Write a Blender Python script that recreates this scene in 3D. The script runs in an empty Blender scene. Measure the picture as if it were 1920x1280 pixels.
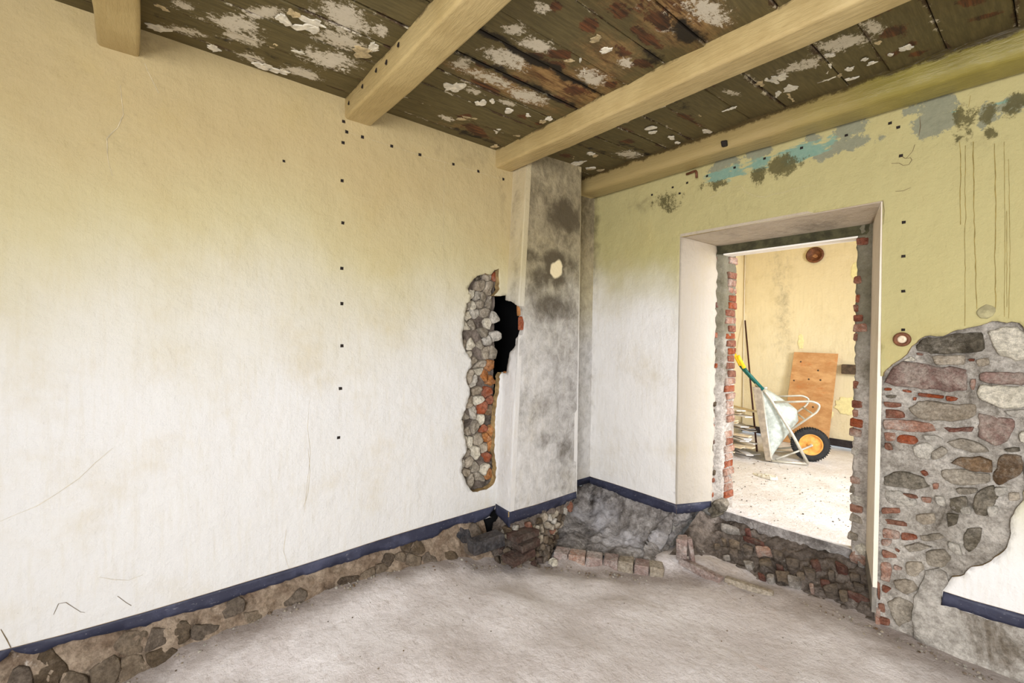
import bpy, bmesh, math, random
import numpy as np
from mathutils import Vector, Matrix, noise
from mathutils.geometry import delaunay_2d_cdt

# ------------------------------------------------------------------ camera, light, exposure
SC = bpy.context.scene
COL = SC.collection
cd = bpy.data.cameras.new('camera')
cam = bpy.data.objects.new('camera', cd); COL.objects.link(cam)
cd.sensor_width = 36.0; cd.lens = 36.0 * 850.4 / 1920.0; cd.clip_start = .02
_y, _p, _r = math.radians(50.556), math.radians(-0.694), math.radians(0.716)
fw = Vector((-math.sin(_y)*math.cos(_p), math.cos(_y)*math.cos(_p), math.sin(_p)))
rt = Vector((math.cos(_y), math.sin(_y), 0)); up = rt.cross(fw)
r2 = rt*math.cos(_r) + up*math.sin(_r); u2 = -rt*math.sin(_r) + up*math.cos(_r)
cam.matrix_world = Matrix(((r2.x, u2.x, -fw.x, 0), (r2.y, u2.y, -fw.y, 0), (r2.z, u2.z, -fw.z, 1.36), (0, 0, 0, 1)))
SC.camera = cam
SC.view_settings.view_transform = 'Standard'; SC.view_settings.look = 'None'
SC.view_settings.gamma = 1.0; SC.view_settings.use_curve_mapping = False
SC.view_settings.exposure = 0.22
W = bpy.data.worlds.new('daylight'); SC.world = W; W.use_nodes = True
W.node_tree.nodes['Background'].inputs[0].default_value = (.75, .85, 1, 1)
W.node_tree.nodes['Background'].inputs[1].default_value = 1.0
SC.cycles.max_bounces = 10; SC.cycles.diffuse_bounces = 7; SC.cycles.use_denoising = True

def area(name, loc, aim, sx, sy, power, col, spread=180):
    l = bpy.data.lights.new(name, 'AREA'); l.shape = 'RECTANGLE'; l.size = sx; l.size_y = sy
    l.energy = power; l.color = col; l.spread = math.radians(spread)
    o = bpy.data.objects.new(name, l); COL.objects.link(o); o.location = loc
    d = Vector(aim) - Vector(loc); o.rotation_euler = d.to_track_quat('-Z', 'Y').to_euler()
    return o
# daylight through the window behind the camera and the window of the next room
area('window_or_fill_light', (1.72, 1.0, 1.45), (-1.6, 1.2, -.2), 1.5, 1.5, 24, (.955, .955, 1), 150)  # added weak fill lamp from the side, no window known there
area('window_or_fill_light', (.95, -1.92, 1.6), (-1.2, 2.4, .2), 1.5, 1.8, 180, (.955, .955, 1), 160)
area('window_or_fill_light', (1.1, 4.5, 1.7), (-1.6, 4.5, .1), 1.0, 1.6, 112, (.955, .955, 1), 150)

RNG = random.Random(7)
XL, YR, ZC = -2.65, 3.18, 2.71

# traced outlines in metres (wall planes, ceiling plane)
GAP_L = [(2.044,1.852),(2.005,1.84),(1.981,1.807),(1.924,1.805),(1.859,1.788),(1.796,1.726),(1.774,1.683),(1.797,1.636),(1.793,1.595),(1.766,1.578),(1.75,1.485),(1.75,1.429),(1.729,1.366),(1.735,1.299),(1.766,1.243),(1.803,1.197),(1.813,1.148),(1.768,1.086),(1.773,1.037),(1.801,0.991),(1.806,0.941),(1.789,0.913),(1.737,0.775),(1.751,0.696),(1.785,0.545),(1.749,0.505),(1.742,0.402),(1.765,0.357),(1.806,0.284),(1.839,0.251),(1.88,0.238),(1.975,0.246),(2.029,0.271),(2.043,0.335),(2.047,0.402),(2.025,0.516),(2.029,0.594),(2.022,0.741),(2.035,0.858),(2.058,0.947),(2.066,1.073),(2.081,1.088)]
GAP_R = [(2.008,1.654),(2.057,1.704),(2.051,1.731),(2.045,1.821)]
STRIP_TOP = [(-0.422,0.092),(-0.214,0.081),(0.03,0.076),(0.167,0.078),(0.476,0.081),(0.681,0.083),(0.913,0.089),(1.072,0.094),(1.446,0.101),(2.021,0.106)]
STRIP_BOT = [(-0.422,0.047),(-0.405,0.065),(-0.392,0.081),(-0.364,0.056),(-0.331,0.035),(-0.301,0.033),(-0.257,0.045),(-0.214,0.043),(-0.159,0.036),(-0.096,0.031),(-0.035,0.023),(0.03,0.012),(0.098,0.02),(0.167,0.016),(0.239,0.012),(0.314,0.006),(0.401,0.017),(0.476,0.019),(0.575,0.022),(0.654,0.021),(0.681,0.024),(0.765,0.021),(0.829,0.025),(0.913,0.02),(0.988,0.022),(1.09,0.03),(1.206,0.016),(1.318,0.017),(1.397,0.019),(1.491,0.007),(1.551,0.012),(1.592,0.037),(1.634,0.041),(1.698,0.05),(1.773,0.042),(1.856,0.025),(1.955,0.02),(2.008,0.015)]
NAILS_L = [(0.905,2.579),(0.924,2.524),(1.015,2.522),(0.903,2.456),(1.199,2.519),(1.392,2.518),(1.645,2.519),(1.853,2.522),(2.079,2.517),(0.899,2.239),(0.907,1.999),(0.903,1.737),(0.905,1.535),(0.906,1.291),(0.899,1.045),(0.892,0.761),(0.593,2.274)]
CRACKS_L = [[(-0.273,0.179),(-0.258,0.22),(-0.235,0.217),(-0.213,0.188),(-0.19,0.159),(-0.176,0.152)],[(-0.072,0.184),(-0.041,0.144),(-0.025,0.123)],[(-0.419,0.177),(-0.402,0.129),(-0.392,0.092)],[(-0.421,0.605),(-0.321,0.642),(-0.257,0.685),(-0.196,0.731),(-0.145,0.789),(-0.088,0.844)],[(0.725,0.724),(0.736,0.6),(0.727,0.479),(0.703,0.402)],[(0.616,0.303),(0.603,0.187),(0.631,0.084)],[(-0.132,0.29),(-0.084,0.262),(-0.035,0.243),(0.016,0.25)],[(0.017,2.563),(0.042,2.501),(0.069,2.448)],[(-0.065,2.439),(-0.055,2.313),(-0.075,2.249),(-0.11,2.193),(-0.106,2.102),(-0.089,2.037)],[(0.73,0.99),(0.72,0.843),(0.738,0.692),(0.707,0.372)],[(1.574,2.53),(1.575,2.103),(1.575,1.818)],[(0.894,2.524),(1.151,2.519),(1.404,2.514),(1.645,2.515),(2.084,2.514)]]
COL_UP = [(-2.627,1.631),(-2.589,1.621),(-2.546,1.611),(-2.497,1.585),(-2.456,1.576)]
COL_LOW = [(-2.674,1.09),(-2.642,1.084),(-2.604,1.083),(-2.581,1.175),(-2.569,1.234),(-2.509,1.274),(-2.48,1.302),(-2.452,1.367)]
COL_BITE = [(2.132,1.583),(2.148,1.553),(2.149,1.507),(2.165,1.457),(2.161,1.414),(2.141,1.36)]
MOULD_COL = [(2.584,2.222,0.092,0.052,0.9),(2.211,1.942,0.1,0.043,0.8),(2.458,1.952,0.08,0.051,1.0),(2.43,1.882,0.043,0.061,0.9),(2.539,1.894,0.037,0.063,0.8),(2.321,1.801,0.097,0.06,0.8),(2.504,1.797,0.074,0.051,0.8),(2.651,1.937,0.078,0.074,0.7),(2.242,1.686,0.094,0.059,0.6),(2.465,1.578,0.209,0.082,0.75),(2.554,1.52,0.121,0.031,0.7),(2.144,2.132,0.051,0.058,0.7),(2.514,1.301,0.181,0.312,0.45),(2.27,0.836,0.188,0.146,0.45),(2.631,0.468,0.105,0.096,0.6),(2.43,0.567,0.098,0.069,0.5),(2.522,0.848,0.171,0.141,0.4),(2.565,2.302,0.134,0.091,0.95),(2.464,2.387,0.147,0.074,0.6),(2.242,2.461,0.107,0.086,0.6),(2.588,2.035,0.154,0.251,0.55),(2.412,2.134,0.359,0.243,0.35),(2.241,2.5,0.163,0.234,0.4),(2.374,0.209,0.333,0.046,0.3),(2.711,2.051,0.047,0.321,0.5)]
PALE_COL = [(2.485,1.888,0.048,0.049,1.0)]
PEEL_R = [(-0.538,2.59,0.043,0.026,1.0),(-0.439,2.568,0.061,0.04,1.0),(-0.438,2.478,0.062,0.054,1.0),(-0.813,2.594,0.063,0.042,1.0),(-0.829,2.493,0.109,0.043,1.0),(-0.933,2.46,0.069,0.033,1.0),(-1.523,2.6,0.076,0.043,1.0),(-1.296,2.6,0.068,0.029,1.0),(-1.574,2.572,0.069,0.026,1.0),(-0.183,2.48,0.042,0.037,1.0),(-0.246,2.467,0.019,0.051,1.0),(-0.993,2.597,0.039,0.023,1.0)]
TEAL_R = [(-0.992,2.537,0.133,0.03,1.0),(-1.044,2.515,0.105,0.026,1.0),(-0.903,2.545,0.037,0.036,1.0),(-1.31,2.531,0.046,0.049,1.0),(-1.521,2.519,0.109,0.035,1.0),(-0.367,2.516,0.015,0.021,1.0),(-0.19,2.505,0.037,0.013,1.0)]
MOULD_R = [(-0.349,2.476,0.027,0.062,1.0),(-0.311,2.463,0.036,0.053,0.9),(-0.243,2.475,0.019,0.042,0.8),(-0.23,2.364,0.016,0.032,0.9),(-0.18,2.47,0.024,0.046,0.9),(-0.156,2.487,0.024,0.04,1.0),(-0.353,2.386,0.013,0.033,1.0),(-0.3,2.383,0.01,0.047,0.9),(-1.161,2.465,0.098,0.047,0.9),(-1.34,2.458,0.047,0.045,0.9),(-1.572,2.45,0.069,0.03,0.8),(-1.69,2.471,0.055,0.023,0.7),(-1.077,2.487,0.054,0.03,0.7),(-1.988,2.458,0.115,0.047,0.5),(-1.996,2.425,0.101,0.067,0.6)]
NAILS_R = [(-0.824,2.554),(-1.055,2.552),(-1.273,2.55),(-1.467,2.544),(-1.665,2.538),(-1.819,2.528),(-1.938,2.523),(-1.878,2.464),(-2.121,2.508),(-0.624,2.552),(-0.588,2.516),(-0.574,2.359),(-0.556,1.997),(-0.555,1.816),(-0.552,1.627),(-0.55,1.42)]
STREAKS_R = [[(-0.347,2.361),(-0.341,2.225),(-0.342,2.091),(-0.336,1.946)],[(-0.326,2.335),(-0.324,2.106),(-0.319,1.972),(-0.323,1.877),(-0.317,1.724),(-0.312,1.437)],[(-0.299,2.345),(-0.293,2.08),(-0.284,1.795),(-0.278,1.625),(-0.272,1.521)],[(-0.226,2.313),(-0.218,2.026),(-0.217,1.805),(-0.209,1.519)],[(-0.195,2.312),(-0.185,1.892),(-0.181,1.481)],[(-0.179,2.225),(-0.168,1.798),(-0.166,1.472)],[(-0.181,1.982),(-0.173,1.527)],[(-0.313,2.577),(-0.318,2.522)]]
CRACKS_R = [[(-0.5,2.54),(-0.496,2.489),(-0.503,2.441)],[(-0.517,2.4),(-0.526,2.367),(-0.553,2.336)],[(-0.575,2.359),(-0.557,2.341),(-0.537,2.335)],[(-0.614,2.329),(-0.58,2.322),(-0.564,2.302),(-0.54,2.3),(-0.529,2.322),(-0.537,2.34)],[(-0.647,2.135),(-0.641,2.075),(-0.643,2.002)],[(-0.594,2.17),(-0.562,2.167),(-0.53,2.177)],[(-1.503,2.42),(-1.419,2.406),(-1.398,2.366),(-1.33,2.317),(-1.268,2.296),(-1.208,2.301),(-1.151,2.299),(-1.074,2.308),(-1.007,2.306),(-0.961,2.295)],[(-1.642,2.371),(-1.589,2.385),(-1.52,2.42)]]
PATCH_R = [(-0.632,1.163),(-0.621,1.2),(-0.592,1.228),(-0.557,1.264),(-0.533,1.288),(-0.512,1.335),(-0.478,1.378),(-0.439,1.392),(-0.39,1.387),(-0.359,1.409),(-0.325,1.422),(-0.28,1.432),(-0.24,1.45),(-0.203,1.465),(-0.172,1.454),(-0.135,1.454),(-0.118,1.434),(-0.097,1.365),(-0.084,1.168),(-0.087,0.971),(-0.091,0.847),(-0.103,0.762),(-0.097,0.714),(-0.107,0.622),(-0.133,0.574),(-0.142,0.506),(-0.147,0.435),(-0.151,0.386),(-0.178,0.342),(-0.218,0.283),(-0.267,0.247),(-0.296,0.201),(-0.339,0.164),(-0.352,0.123),(-0.368,0.083),(-0.376,0.002)]
STRIP_R_BOT = [(-0.376,0.008),(-0.323,0.019),(-0.274,0.016),(-0.213,0.016),(-0.152,0.026),(-0.093,0.031)]
STRIP_R_TOP = [(-0.368,0.083),(-0.269,0.084),(-0.179,0.09),(-0.094,0.095)]
STRIPL_R_TOP = [(-2.729,0.091),(-2.458,0.093),(-2.187,0.093),(-1.861,0.088)]
STRIPL_R_BOT = [(-2.728,0.028),(-2.586,0.027),(-2.457,0.024),(-2.344,0.009),(-2.211,0.007),(-2.085,0.009),(-1.965,0.007),(-1.86,0.019)]
STONES_R = [('dark',[(-0.508,1.336),(-0.467,1.378),(-0.391,1.383),(-0.319,1.397),(-0.259,1.408),(-0.237,1.363),(-0.239,1.328),(-0.267,1.3),(-0.347,1.297),(-0.437,1.289),(-0.493,1.306)]),('white',[(-0.245,1.404),(-0.194,1.431),(-0.144,1.438),(-0.108,1.411),(-0.106,1.28),(-0.15,1.271),(-0.191,1.296),(-0.22,1.356)]),('pink',[(-0.626,1.129),(-0.603,1.201),(-0.55,1.247),(-0.42,1.235),(-0.306,1.228),(-0.301,1.122),(-0.365,1.105),(-0.473,1.112),(-0.59,1.117)]),('pink',[(-0.263,1.202),(-0.237,1.218),(-0.114,1.217),(-0.1,1.195),(-0.104,1.165),(-0.193,1.157),(-0.26,1.161)]),('white',[(-0.265,1.15),(-0.17,1.154),(-0.104,1.158),(-0.102,1.056),(-0.178,1.043),(-0.239,1.066),(-0.261,1.091)]),('tan',[(-0.528,1.001),(-0.483,1.044),(-0.385,1.048),(-0.273,1.041),(-0.272,0.992),(-0.311,0.958),(-0.442,0.941),(-0.493,0.952)]),('darkred',[(-0.393,0.92),(-0.336,0.922),(-0.273,0.943),(-0.28,0.914),(-0.361,0.896)]),('pink',[(-0.262,1.007),(-0.177,1.016),(-0.136,0.992),(-0.144,0.924),(-0.188,0.855),(-0.26,0.882)]),('grey',[(-0.381,0.845),(-0.309,0.873),(-0.245,0.857),(-0.218,0.821),(-0.278,0.809),(-0.349,0.823)]),('brown',[(-0.358,0.741),(-0.318,0.779),(-0.258,0.799),(-0.203,0.783),(-0.209,0.727),(-0.282,0.723)]),('brown',[(-0.196,0.771),(-0.169,0.831),(-0.111,0.83),(-0.106,0.772),(-0.14,0.71),(-0.189,0.663),(-0.209,0.693)]),('grey',[(-0.389,0.694),(-0.307,0.725),(-0.214,0.715),(-0.218,0.677),(-0.305,0.633),(-0.378,0.65)]),('pale',[(-0.507,0.799),(-0.446,0.833),(-0.412,0.795),(-0.439,0.738),(-0.495,0.748)]),('grey',[(-0.434,0.776),(-0.392,0.825),(-0.362,0.798),(-0.38,0.766),(-0.422,0.734)]),('tan',[(-0.277,1.271),(-0.229,1.287),(-0.223,1.247),(-0.266,1.237)]),('pale',[(-0.177,1.033),(-0.102,1.05),(-0.101,1.01),(-0.132,0.999),(-0.168,1.017)]),('dark',[(-0.174,0.851),(-0.121,0.871),(-0.116,0.849),(-0.165,0.836)]),('white',[(-0.126,0.933),(-0.104,0.95),(-0.103,0.885),(-0.125,0.894)]),('white',[(-0.553,1.25),(-0.516,1.282),(-0.493,1.261),(-0.521,1.252)]),('tan',[(-0.437,1.286),(-0.307,1.291),(-0.316,1.241),(-0.42,1.242)]),('pale',[(-0.469,0.866),(-0.403,0.871),(-0.381,0.853),(-0.452,0.84)]),('dark',[(-0.625,1.059),(-0.568,1.065),(-0.579,1.044),(-0.619,1.044)]),('dark',[(-0.624,0.609),(-0.553,0.65),(-0.461,0.64),(-0.429,0.602),(-0.46,0.576),(-0.552,0.56),(-0.619,0.561)]),('pale',[(-0.618,0.523),(-0.559,0.549),(-0.486,0.512),(-0.479,0.487),(-0.55,0.456),(-0.617,0.465)]),('dark',[(-0.359,0.563),(-0.296,0.589),(-0.283,0.545),(-0.32,0.49),(-0.358,0.505)]),('dark',[(-0.26,0.621),(-0.202,0.671),(-0.189,0.615),(-0.228,0.502),(-0.258,0.492),(-0.271,0.549)]),('dark',[(-0.294,0.428),(-0.233,0.449),(-0.244,0.359),(-0.279,0.307),(-0.304,0.337)]),('dark',[(-0.364,0.485),(-0.32,0.49),(-0.325,0.435),(-0.363,0.405)]),('grey',[(-0.334,0.619),(-0.255,0.64),(-0.26,0.608),(-0.321,0.587)]),('pale',[(-0.202,0.663),(-0.151,0.672),(-0.167,0.626),(-0.195,0.618)]),('grey',[(-0.469,0.332),(-0.388,0.369),(-0.368,0.349),(-0.455,0.3)]),('grey',[(-0.447,0.247),(-0.367,0.296),(-0.341,0.261),(-0.379,0.192),(-0.432,0.18)]),('grey',[(-0.532,0.253),(-0.475,0.292),(-0.414,0.287),(-0.502,0.226)]),('tan',[(-0.516,0.165),(-0.453,0.199),(-0.438,0.158),(-0.479,0.104),(-0.515,0.108)]),('tan',[(-0.569,0.057),(-0.486,0.083),(-0.464,0.046),(-0.505,-0.01),(-0.564,0.011)]),('tan',[(-0.485,0.438),(-0.41,0.471),(-0.403,0.419),(-0.456,0.387),(-0.491,0.408)]),('pale',[(-0.223,0.563),(-0.183,0.575),(-0.188,0.523),(-0.217,0.506)]),('pale',[(-0.317,0.535),(-0.277,0.551),(-0.276,0.504),(-0.313,0.492)]),('pale',[(-0.412,0.561),(-0.372,0.564),(-0.365,0.512),(-0.404,0.518)]),('pale',[(-0.362,0.343),(-0.311,0.334),(-0.303,0.284),(-0.355,0.3)]),('grey',[(-0.6,-0.092),(-0.541,-0.027),(-0.477,-0.035),(-0.489,-0.134),(-0.538,-0.197),(-0.576,-0.149)]),('tan',[(-0.156,0.642),(-0.117,0.66),(-0.111,0.621),(-0.155,0.6)])]
BRICKS_R = [('orange',[(-0.629,1.101),(-0.592,1.102),(-0.593,1.085),(-0.629,1.082)]),('orange',[(-0.556,1.097),(-0.513,1.097),(-0.509,1.08),(-0.553,1.082)]),('orange',[(-0.495,1.084),(-0.385,1.085),(-0.388,1.066),(-0.489,1.066)]),('orange',[(-0.38,1.082),(-0.328,1.077),(-0.338,1.06),(-0.377,1.053)]),('orange',[(-0.507,1.064),(-0.489,1.062),(-0.494,1.039),(-0.509,1.039)]),('red',[(-0.628,1.023),(-0.555,1.024),(-0.553,0.999),(-0.627,0.992)]),('red',[(-0.627,0.98),(-0.542,0.98),(-0.539,0.942),(-0.623,0.929)]),('palered',[(-0.626,0.921),(-0.51,0.933),(-0.412,0.935),(-0.409,0.89),(-0.48,0.881),(-0.623,0.872)]),('palered',[(-0.625,0.851),(-0.572,0.86),(-0.571,0.811),(-0.621,0.804)]),('orange',[(-0.567,0.849),(-0.497,0.858),(-0.479,0.827),(-0.496,0.803),(-0.569,0.806)]),('red',[(-0.624,0.792),(-0.596,0.797),(-0.58,0.757),(-0.62,0.757)]),('palered',[(-0.292,1.176),(-0.272,1.177),(-0.276,1.118),(-0.29,1.118)]),('red',[(-0.304,1.274),(-0.274,1.278),(-0.276,1.261),(-0.299,1.26)]),('darkred',[(-0.499,1.302),(-0.465,1.296),(-0.47,1.281),(-0.493,1.283)]),('red',[(-0.3,1.048),(-0.268,1.038),(-0.27,1.027),(-0.297,1.034)]),('orange',[(-0.475,0.669),(-0.455,0.683),(-0.434,0.661),(-0.45,0.644)]),('red',[(-0.555,0.535),(-0.48,0.542),(-0.472,0.524),(-0.533,0.513)]),('red',[(-0.628,0.432),(-0.55,0.451),(-0.542,0.42),(-0.624,0.395)]),('red',[(-0.62,0.377),(-0.519,0.38),(-0.515,0.358),(-0.615,0.344)]),('palered',[(-0.622,0.317),(-0.547,0.323),(-0.547,0.281),(-0.621,0.264)]),('orange',[(-0.544,0.32),(-0.476,0.334),(-0.472,0.309),(-0.541,0.28)]),('palered',[(-0.629,0.256),(-0.576,0.27),(-0.583,0.234),(-0.624,0.219)]),('red',[(-0.568,0.23),(-0.542,0.221),(-0.545,0.205),(-0.566,0.21)]),('red',[(-0.624,0.2),(-0.56,0.195),(-0.556,0.172),(-0.619,0.153)]),('palered',[(-0.627,0.13),(-0.581,0.138),(-0.577,0.092),(-0.583,0.032),(-0.625,0.023)]),('palered',[(-0.57,0.133),(-0.533,0.129),(-0.536,0.114),(-0.572,0.104)]),('red',[(-0.624,0.004),(-0.571,0.003),(-0.593,-0.036),(-0.62,-0.033)]),('red',[(-0.638,-0.11),(-0.607,-0.105),(-0.599,-0.15),(-0.632,-0.157)]),('red',[(-0.633,-0.176),(-0.579,-0.174),(-0.583,-0.21),(-0.628,-0.223)]),('palered',[(-0.466,0.537),(-0.421,0.545),(-0.424,0.512),(-0.462,0.51)]),('palered',[(-0.423,0.622),(-0.396,0.629),(-0.399,0.588),(-0.419,0.582)]),('red',[(-0.64,0.017),(-0.628,0.003),(-0.626,-0.095),(-0.637,-0.08)])]
CEMENT_R = [(-0.438,0.158),(-0.385,0.185),(-0.354,0.175),(-0.351,0.123),(-0.366,0.08),(-0.376,0.013),(-0.318,0.022),(-0.25,0.024),(-0.179,0.024),(-0.093,0.03),(-0.053,0.026),(-0.047,-0.294),(-0.151,-0.255),(-0.186,-0.255),(-0.269,-0.243),(-0.364,-0.253),(-0.432,-0.226),(-0.477,-0.213),(-0.475,-0.155),(-0.49,-0.088),(-0.481,-0.008),(-0.457,0.067)]
FIX_R = [(-0.552,1.368),(-0.245,1.513),(-1.744,2.582)]
PLASTER_CHIP_R = [(-0.28,1.503),(-0.265,1.531),(-0.246,1.548),(-0.23,1.534),(-0.207,1.524),(-0.213,1.487),(-0.235,1.474),(-0.261,1.479)]
CEIL_GREY = [(-2.33,0.139,0.01,0.039,-0.028,-0.002),(-2.326,0.316,0.034,0.082,-0.055,0.003),(-2.176,0.397,0.06,0.064,-0.038,0.008),(-2.406,0.369,0.016,0.072,-0.049,0.001),(-1.977,0.677,0.006,0.107,-0.093,0.01),(-2.142,0.711,0.029,0.095,-0.06,0.012),(-2.321,0.72,0.034,0.109,-0.069,0.014),(-2.553,0.426,0.012,0.044,-0.043,0.003),(-2.524,0.655,0.014,0.085,-0.045,0.006),(-2.521,0.162,0.016,0.063,-0.028,-0.001),(-1.939,0.831,0.019,0.015,-0.037,0.02),(-1.738,1.38,0.034,0.097,-0.048,0.028),(-1.767,1.448,0.0,0.06,-0.025,0.011),(-1.916,1.237,0.036,0.035,-0.036,0.026),(-1.934,1.428,0.025,0.112,-0.045,0.023),(-1.936,1.691,0.023,0.103,-0.051,0.034),(-1.571,1.412,0.018,0.086,-0.04,0.022),(-2.09,1.428,0.007,0.054,-0.027,0.013),(-2.072,1.641,0.016,0.048,-0.022,0.014),(-2.461,1.482,0.0,0.046,-0.028,0.012),(-1.558,1.271,0.03,0.042,-0.025,0.018),(-1.384,1.271,0.011,0.033,-0.023,0.014),(-1.39,1.841,0.024,0.029,-0.02,0.026),(-1.583,1.823,0.024,0.071,-0.048,0.042),(-1.115,1.567,0.01,0.012,-0.01,0.015),(-1.118,1.771,0.018,0.044,-0.019,0.022),(-0.955,1.775,0.044,0.073,-0.03,0.048),(-0.955,1.873,0.035,0.063,-0.021,0.033),(-0.681,2.302,0.065,0.038,-0.006,0.03),(-0.669,2.497,0.081,0.044,-0.011,0.062),(-0.846,2.533,0.087,0.015,-0.008,0.045),(-0.905,2.308,0.064,0.004,-0.006,0.033),(-0.547,2.467,0.032,0.022,-0.009,0.058),(-0.377,2.637,0.013,0.014,-0.002,0.019),(-1.191,2.535,0.02,0.049,-0.015,0.026),(-2.095,2.832,0.048,0.071,-0.04,0.053)]
CEIL_BROWN = [(-1.34,1.317,0.01,0.026,-0.021,0.014),(-1.33,1.507,0.03,0.027,-0.025,0.032),(-1.186,1.545,0.021,0.045,-0.029,0.028),(-1.554,1.546,0.032,0.046,-0.026,0.025),(-1.62,1.592,0.014,0.056,-0.021,0.014),(-1.627,1.498,0.011,0.041,-0.02,0.013),(-1.347,1.77,0.01,0.057,-0.017,0.013),(-1.343,1.915,0.009,0.05,-0.023,0.02),(-1.559,1.94,0.019,0.022,-0.019,0.024),(-1.218,1.774,0.008,0.092,-0.031,0.021),(-1.109,1.685,0.006,0.107,-0.034,0.02),(-2.361,1.546,0.023,0.032,-0.022,0.014),(-2.139,1.819,0.021,0.024,-0.023,0.02),(-2.131,1.963,0.022,0.02,-0.017,0.017),(-1.852,1.531,0.017,0.078,-0.023,0.013),(-1.865,1.318,0.015,0.032,-0.017,0.01),(-1.731,1.853,0.025,0.066,-0.032,0.028),(-2.008,1.444,-0.002,0.102,-0.02,0.008),(-1.842,1.848,-0.002,0.124,-0.02,0.012),(-2.485,1.725,-0.019,0.108,-0.053,0.022),(-1.63,1.492,0.011,0.055,-0.019,0.011),(-0.524,2.338,0.023,0.012,-0.005,0.034),(-0.476,2.341,0.021,0.012,-0.004,0.034),(-0.499,2.577,0.042,0.011,-0.003,0.048),(-0.464,2.754,0.016,0.002,-0.001,0.022),(-0.537,2.772,0.021,0.006,-0.003,0.027),(-0.469,2.873,0.027,0.018,-0.003,0.028),(-0.254,2.583,0.044,0.021,0.0,0.031),(-0.236,2.752,0.041,0.012,0.001,0.021),(-1.498,2.593,0.007,0.084,-0.022,0.024),(-1.506,2.753,0.008,0.033,-0.02,0.029),(-1.236,2.338,0.017,0.037,-0.015,0.024),(-1.952,2.623,0.025,0.029,-0.022,0.031),(-1.838,2.456,0.004,0.065,-0.016,0.015),(-2.395,2.475,0.012,0.046,-0.031,0.028)]
CEIL_FLAKES = [(-2.154,0.476,-0.004,0.032,-0.032,-0.001),(-2.084,0.5,-0.0,0.022,-0.026,0.0),(-2.088,0.576,-0.003,0.044,-0.032,0.001),(-2.145,0.571,0.017,0.045,-0.03,0.005),(-2.375,0.49,0.0,0.025,-0.02,0.001),(-2.36,0.581,0.01,0.037,-0.022,0.003),(-2.584,0.272,0.008,0.024,-0.029,0.001),(-2.575,0.062,0.018,0.039,-0.033,-0.002),(-2.593,0.483,0.009,0.035,-0.032,0.003),(-2.582,0.562,0.01,0.036,-0.033,0.003),(-2.086,0.846,0.018,0.029,-0.033,0.012),(-2.151,0.82,0.018,0.051,-0.036,0.01),(-2.366,0.801,0.012,0.01,-0.016,0.007),(-2.402,0.07,-0.007,0.025,-0.015,-0.003),(-2.122,1.32,0.04,0.037,-0.039,0.026),(-2.163,1.53,0.023,0.022,-0.024,0.018),(-2.383,1.567,0.029,0.051,-0.023,0.014),(-2.132,1.707,0.007,0.03,-0.023,0.014),(-2.11,1.562,0.013,0.009,-0.017,0.014),(-2.098,1.828,0.006,0.012,-0.017,0.013),(-2.098,1.953,0.014,0.011,-0.017,0.017),(-2.364,1.963,0.018,0.014,-0.016,0.015),(-2.594,1.956,0.014,0.023,-0.025,0.018),(-2.385,1.813,0.028,0.007,-0.02,0.021),(-2.047,1.954,0.022,0.008,-0.014,0.017),(-2.249,2.587,0.023,0.018,-0.017,0.021),(-2.445,2.649,0.058,0.011,-0.018,0.024),(-2.461,2.83,0.027,0.021,-0.021,0.026),(-1.367,1.591,0.019,0.015,-0.014,0.02),(-1.387,1.691,0.025,0.017,-0.01,0.015),(-1.507,1.648,0.01,-0.006,0.001,0.005),(-1.563,1.74,-0.015,0.023,-0.004,-0.002),(-1.473,1.859,-0.014,0.02,-0.004,-0.002),(-1.486,1.739,0.003,0.013,-0.01,0.007),(-1.556,1.619,0.015,0.017,-0.009,0.009),(-2.254,2.595,0.016,0.026,-0.02,0.022),(-2.263,2.649,0.02,0.015,-0.012,0.016),(-2.463,2.666,0.064,0.001,-0.02,0.028),(-2.465,2.837,0.026,0.021,-0.018,0.021),(-2.446,2.925,0.025,0.009,-0.016,0.023),(-1.754,2.632,0.019,0.016,-0.014,0.022),(-1.723,2.563,0.029,0.022,-0.013,0.021),(-1.515,2.352,0.017,0.025,-0.013,0.019),(-1.724,2.803,0.017,0.02,-0.013,0.022),(-1.743,2.912,0.012,0.007,-0.01,0.019),(-1.511,2.905,0.03,0.022,-0.017,0.037),(-1.448,2.645,0.009,0.016,-0.015,0.026),(-1.278,2.706,0.035,0.005,-0.003,0.011),(-1.759,2.364,0.019,0.005,-0.007,0.012),(-1.453,2.337,0.016,0.023,-0.009,0.013),(-2.38,2.54,-0.022,0.025,-0.007,-0.005),(-1.014,2.322,0.028,0.019,-0.01,0.031),(-0.957,2.569,0.031,0.021,-0.011,0.035),(-0.998,2.581,0.011,0.057,-0.009,0.014),(-0.966,2.73,0.03,0.024,-0.011,0.039),(-1.031,2.736,0.009,0.011,-0.01,0.026),(-1.049,2.554,0.014,0.017,-0.011,0.027),(-1.001,2.833,-0.006,0.055,-0.009,0.005),(-0.815,2.782,0.037,0.0,-0.002,0.014),(-0.769,2.671,0.019,-0.038,0.003,0.012),(-0.761,2.797,0.017,-0.007,-0.002,0.021),(-0.707,2.762,0.022,0.006,-0.003,0.018),(-0.638,2.718,0.015,-0.001,-0.001,0.011),(-0.622,2.788,0.016,0.004,-0.002,0.016),(-0.732,2.879,0.025,0.007,-0.002,0.016),(-0.562,2.605,0.008,0.01,-0.004,0.019),(-0.491,2.76,0.019,0.018,-0.004,0.025),(-0.55,2.771,0.011,0.008,-0.002,0.019),(-0.732,2.544,0.016,0.019,-0.003,0.013)]
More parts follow.
